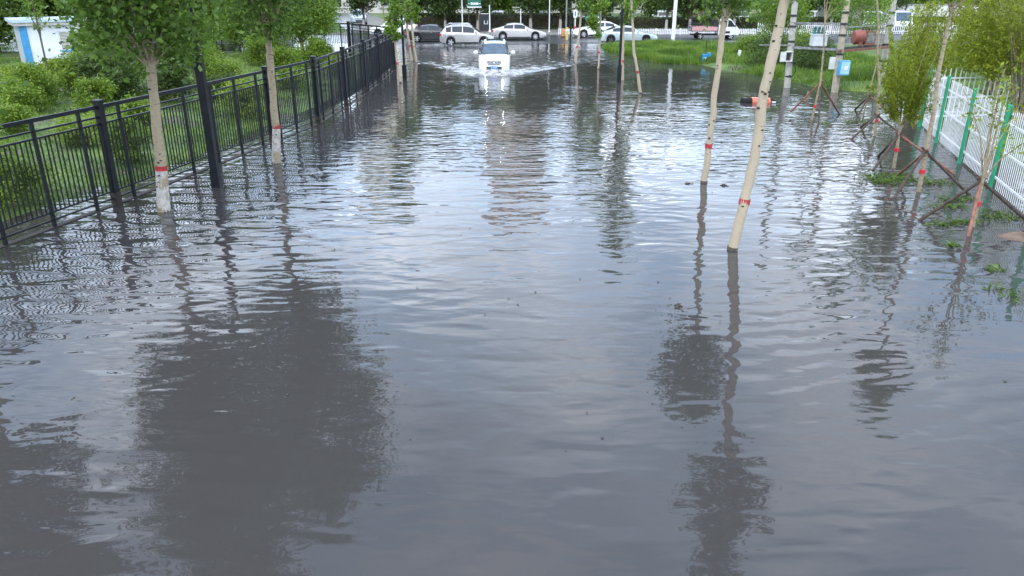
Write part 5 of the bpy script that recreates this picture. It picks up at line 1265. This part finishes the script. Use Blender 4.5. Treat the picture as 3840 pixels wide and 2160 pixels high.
o = empty('height_barrier', (-14.3, 90.0, 0.16)); tag(o, 'pale yellow post with long white arm beside the side street', 'barrier')
MB().box(-0.06, 0.06, -0.06, 0.06, 0, 2.2).build('post', M['bollard_yellow'], o); MB().box(-0.06, 1.5, -0.05, 0.05, 2.2, 2.32).build('arm', M['white_paint'], o); MB().box(0.7, 0.85, -0.04, 0.04, 2.32, 2.65).build('bracket', M['white_paint'], o)
MB().box(0.4, 1.3, -0.03, 0.03, 1.75, 1.83).build('lower_arm', M['white_paint'], o)

# pale wall and low shops far behind, apartment blocks that the water mirrors
w_ = empty('pale_wall', (34, 90, 0.1)); tag(w_, 'pinkish pale wall behind the white vans', 'wall')
for i in range(8): MB().box(i * 3.0, i * 3.0 + 2.95, -0.1, 0.1, 0, 2.4).build('wall_panel', M['wall_pale'], w_)
MB().box(-0.1, 24.1, -0.16, 0.16, 2.4, 2.55).build('coping', M['kerb_stone'], w_)
def block(name, label, x, y, w, d, h, m, floors, cols, rz=0.0, cat='building'):
    r_ = empty(name, (x, y, 0.1), rz); tag(r_, label, cat)
    MB().box(-w / 2, w / 2, 0, d, 0, h).build('wall', m, r_)
    MB().box(-w / 2 - 0.3, w / 2 + 0.3, -0.3, d + 0.3, h, h + 0.5).build('roof', M['kerb_stone'], r_)
    fh = h / floors; cw = w / cols
    wm = MB().box(-cw * 0.20, cw * 0.20, -0.06, -0.005, fh * 0.32, fh * 0.74).mesh('window', M['glass'])
    sm = MB().box(-cw * 0.32, cw * 0.32, -0.16, -0.004, fh * 0.24, fh * 0.295).mesh('sill', M['wall_pale'])
    for f in range(floors):
        for c_ in range(cols):
            o = link_mesh('window', wm, r_, (-w / 2 + (c_ + 0.5) * cw, 0, f * fh)); link_mesh('sill', sm, o)
block('shop_row', 'long pale low shop building glimpsed beyond the wooded ground', 6, 133, 90, 10, 3.4, M['wall_pale'], 1, 22)
block('apartment_block', 'pinkish brick apartment block beyond the trees', 1.0, 205, 16, 12, 52, M['brick_pink'], 17, 5)
block('apartment_block', 'beige apartment block beyond the trees', -34, 200, 13, 12, 48, M['wall_beige'], 16, 4)

# leaf and litter flecks adrift on the flood
rs = np.random.RandomState(77)
fx = np.concatenate([rs.uniform(-5, 9, 40), rs.normal(7.8, 1.4, 50)]); fy = np.concatenate([rs.uniform(7, 26, 40), rs.uniform(9, 24, 50)])
ok_ = hgt(fx, fy) < -0.1
o = link_mesh('floating_flecks', leaves_mesh('floating_flecks', np.stack([fx, fy, np.full(len(fx), 0.012)], 1)[ok_], 0.055, M['twig'], rs, 0.6, up=6.0)); tag(o, 'scattered dark leaf flecks adrift on the flood water', 'litter', None, 'stuff')
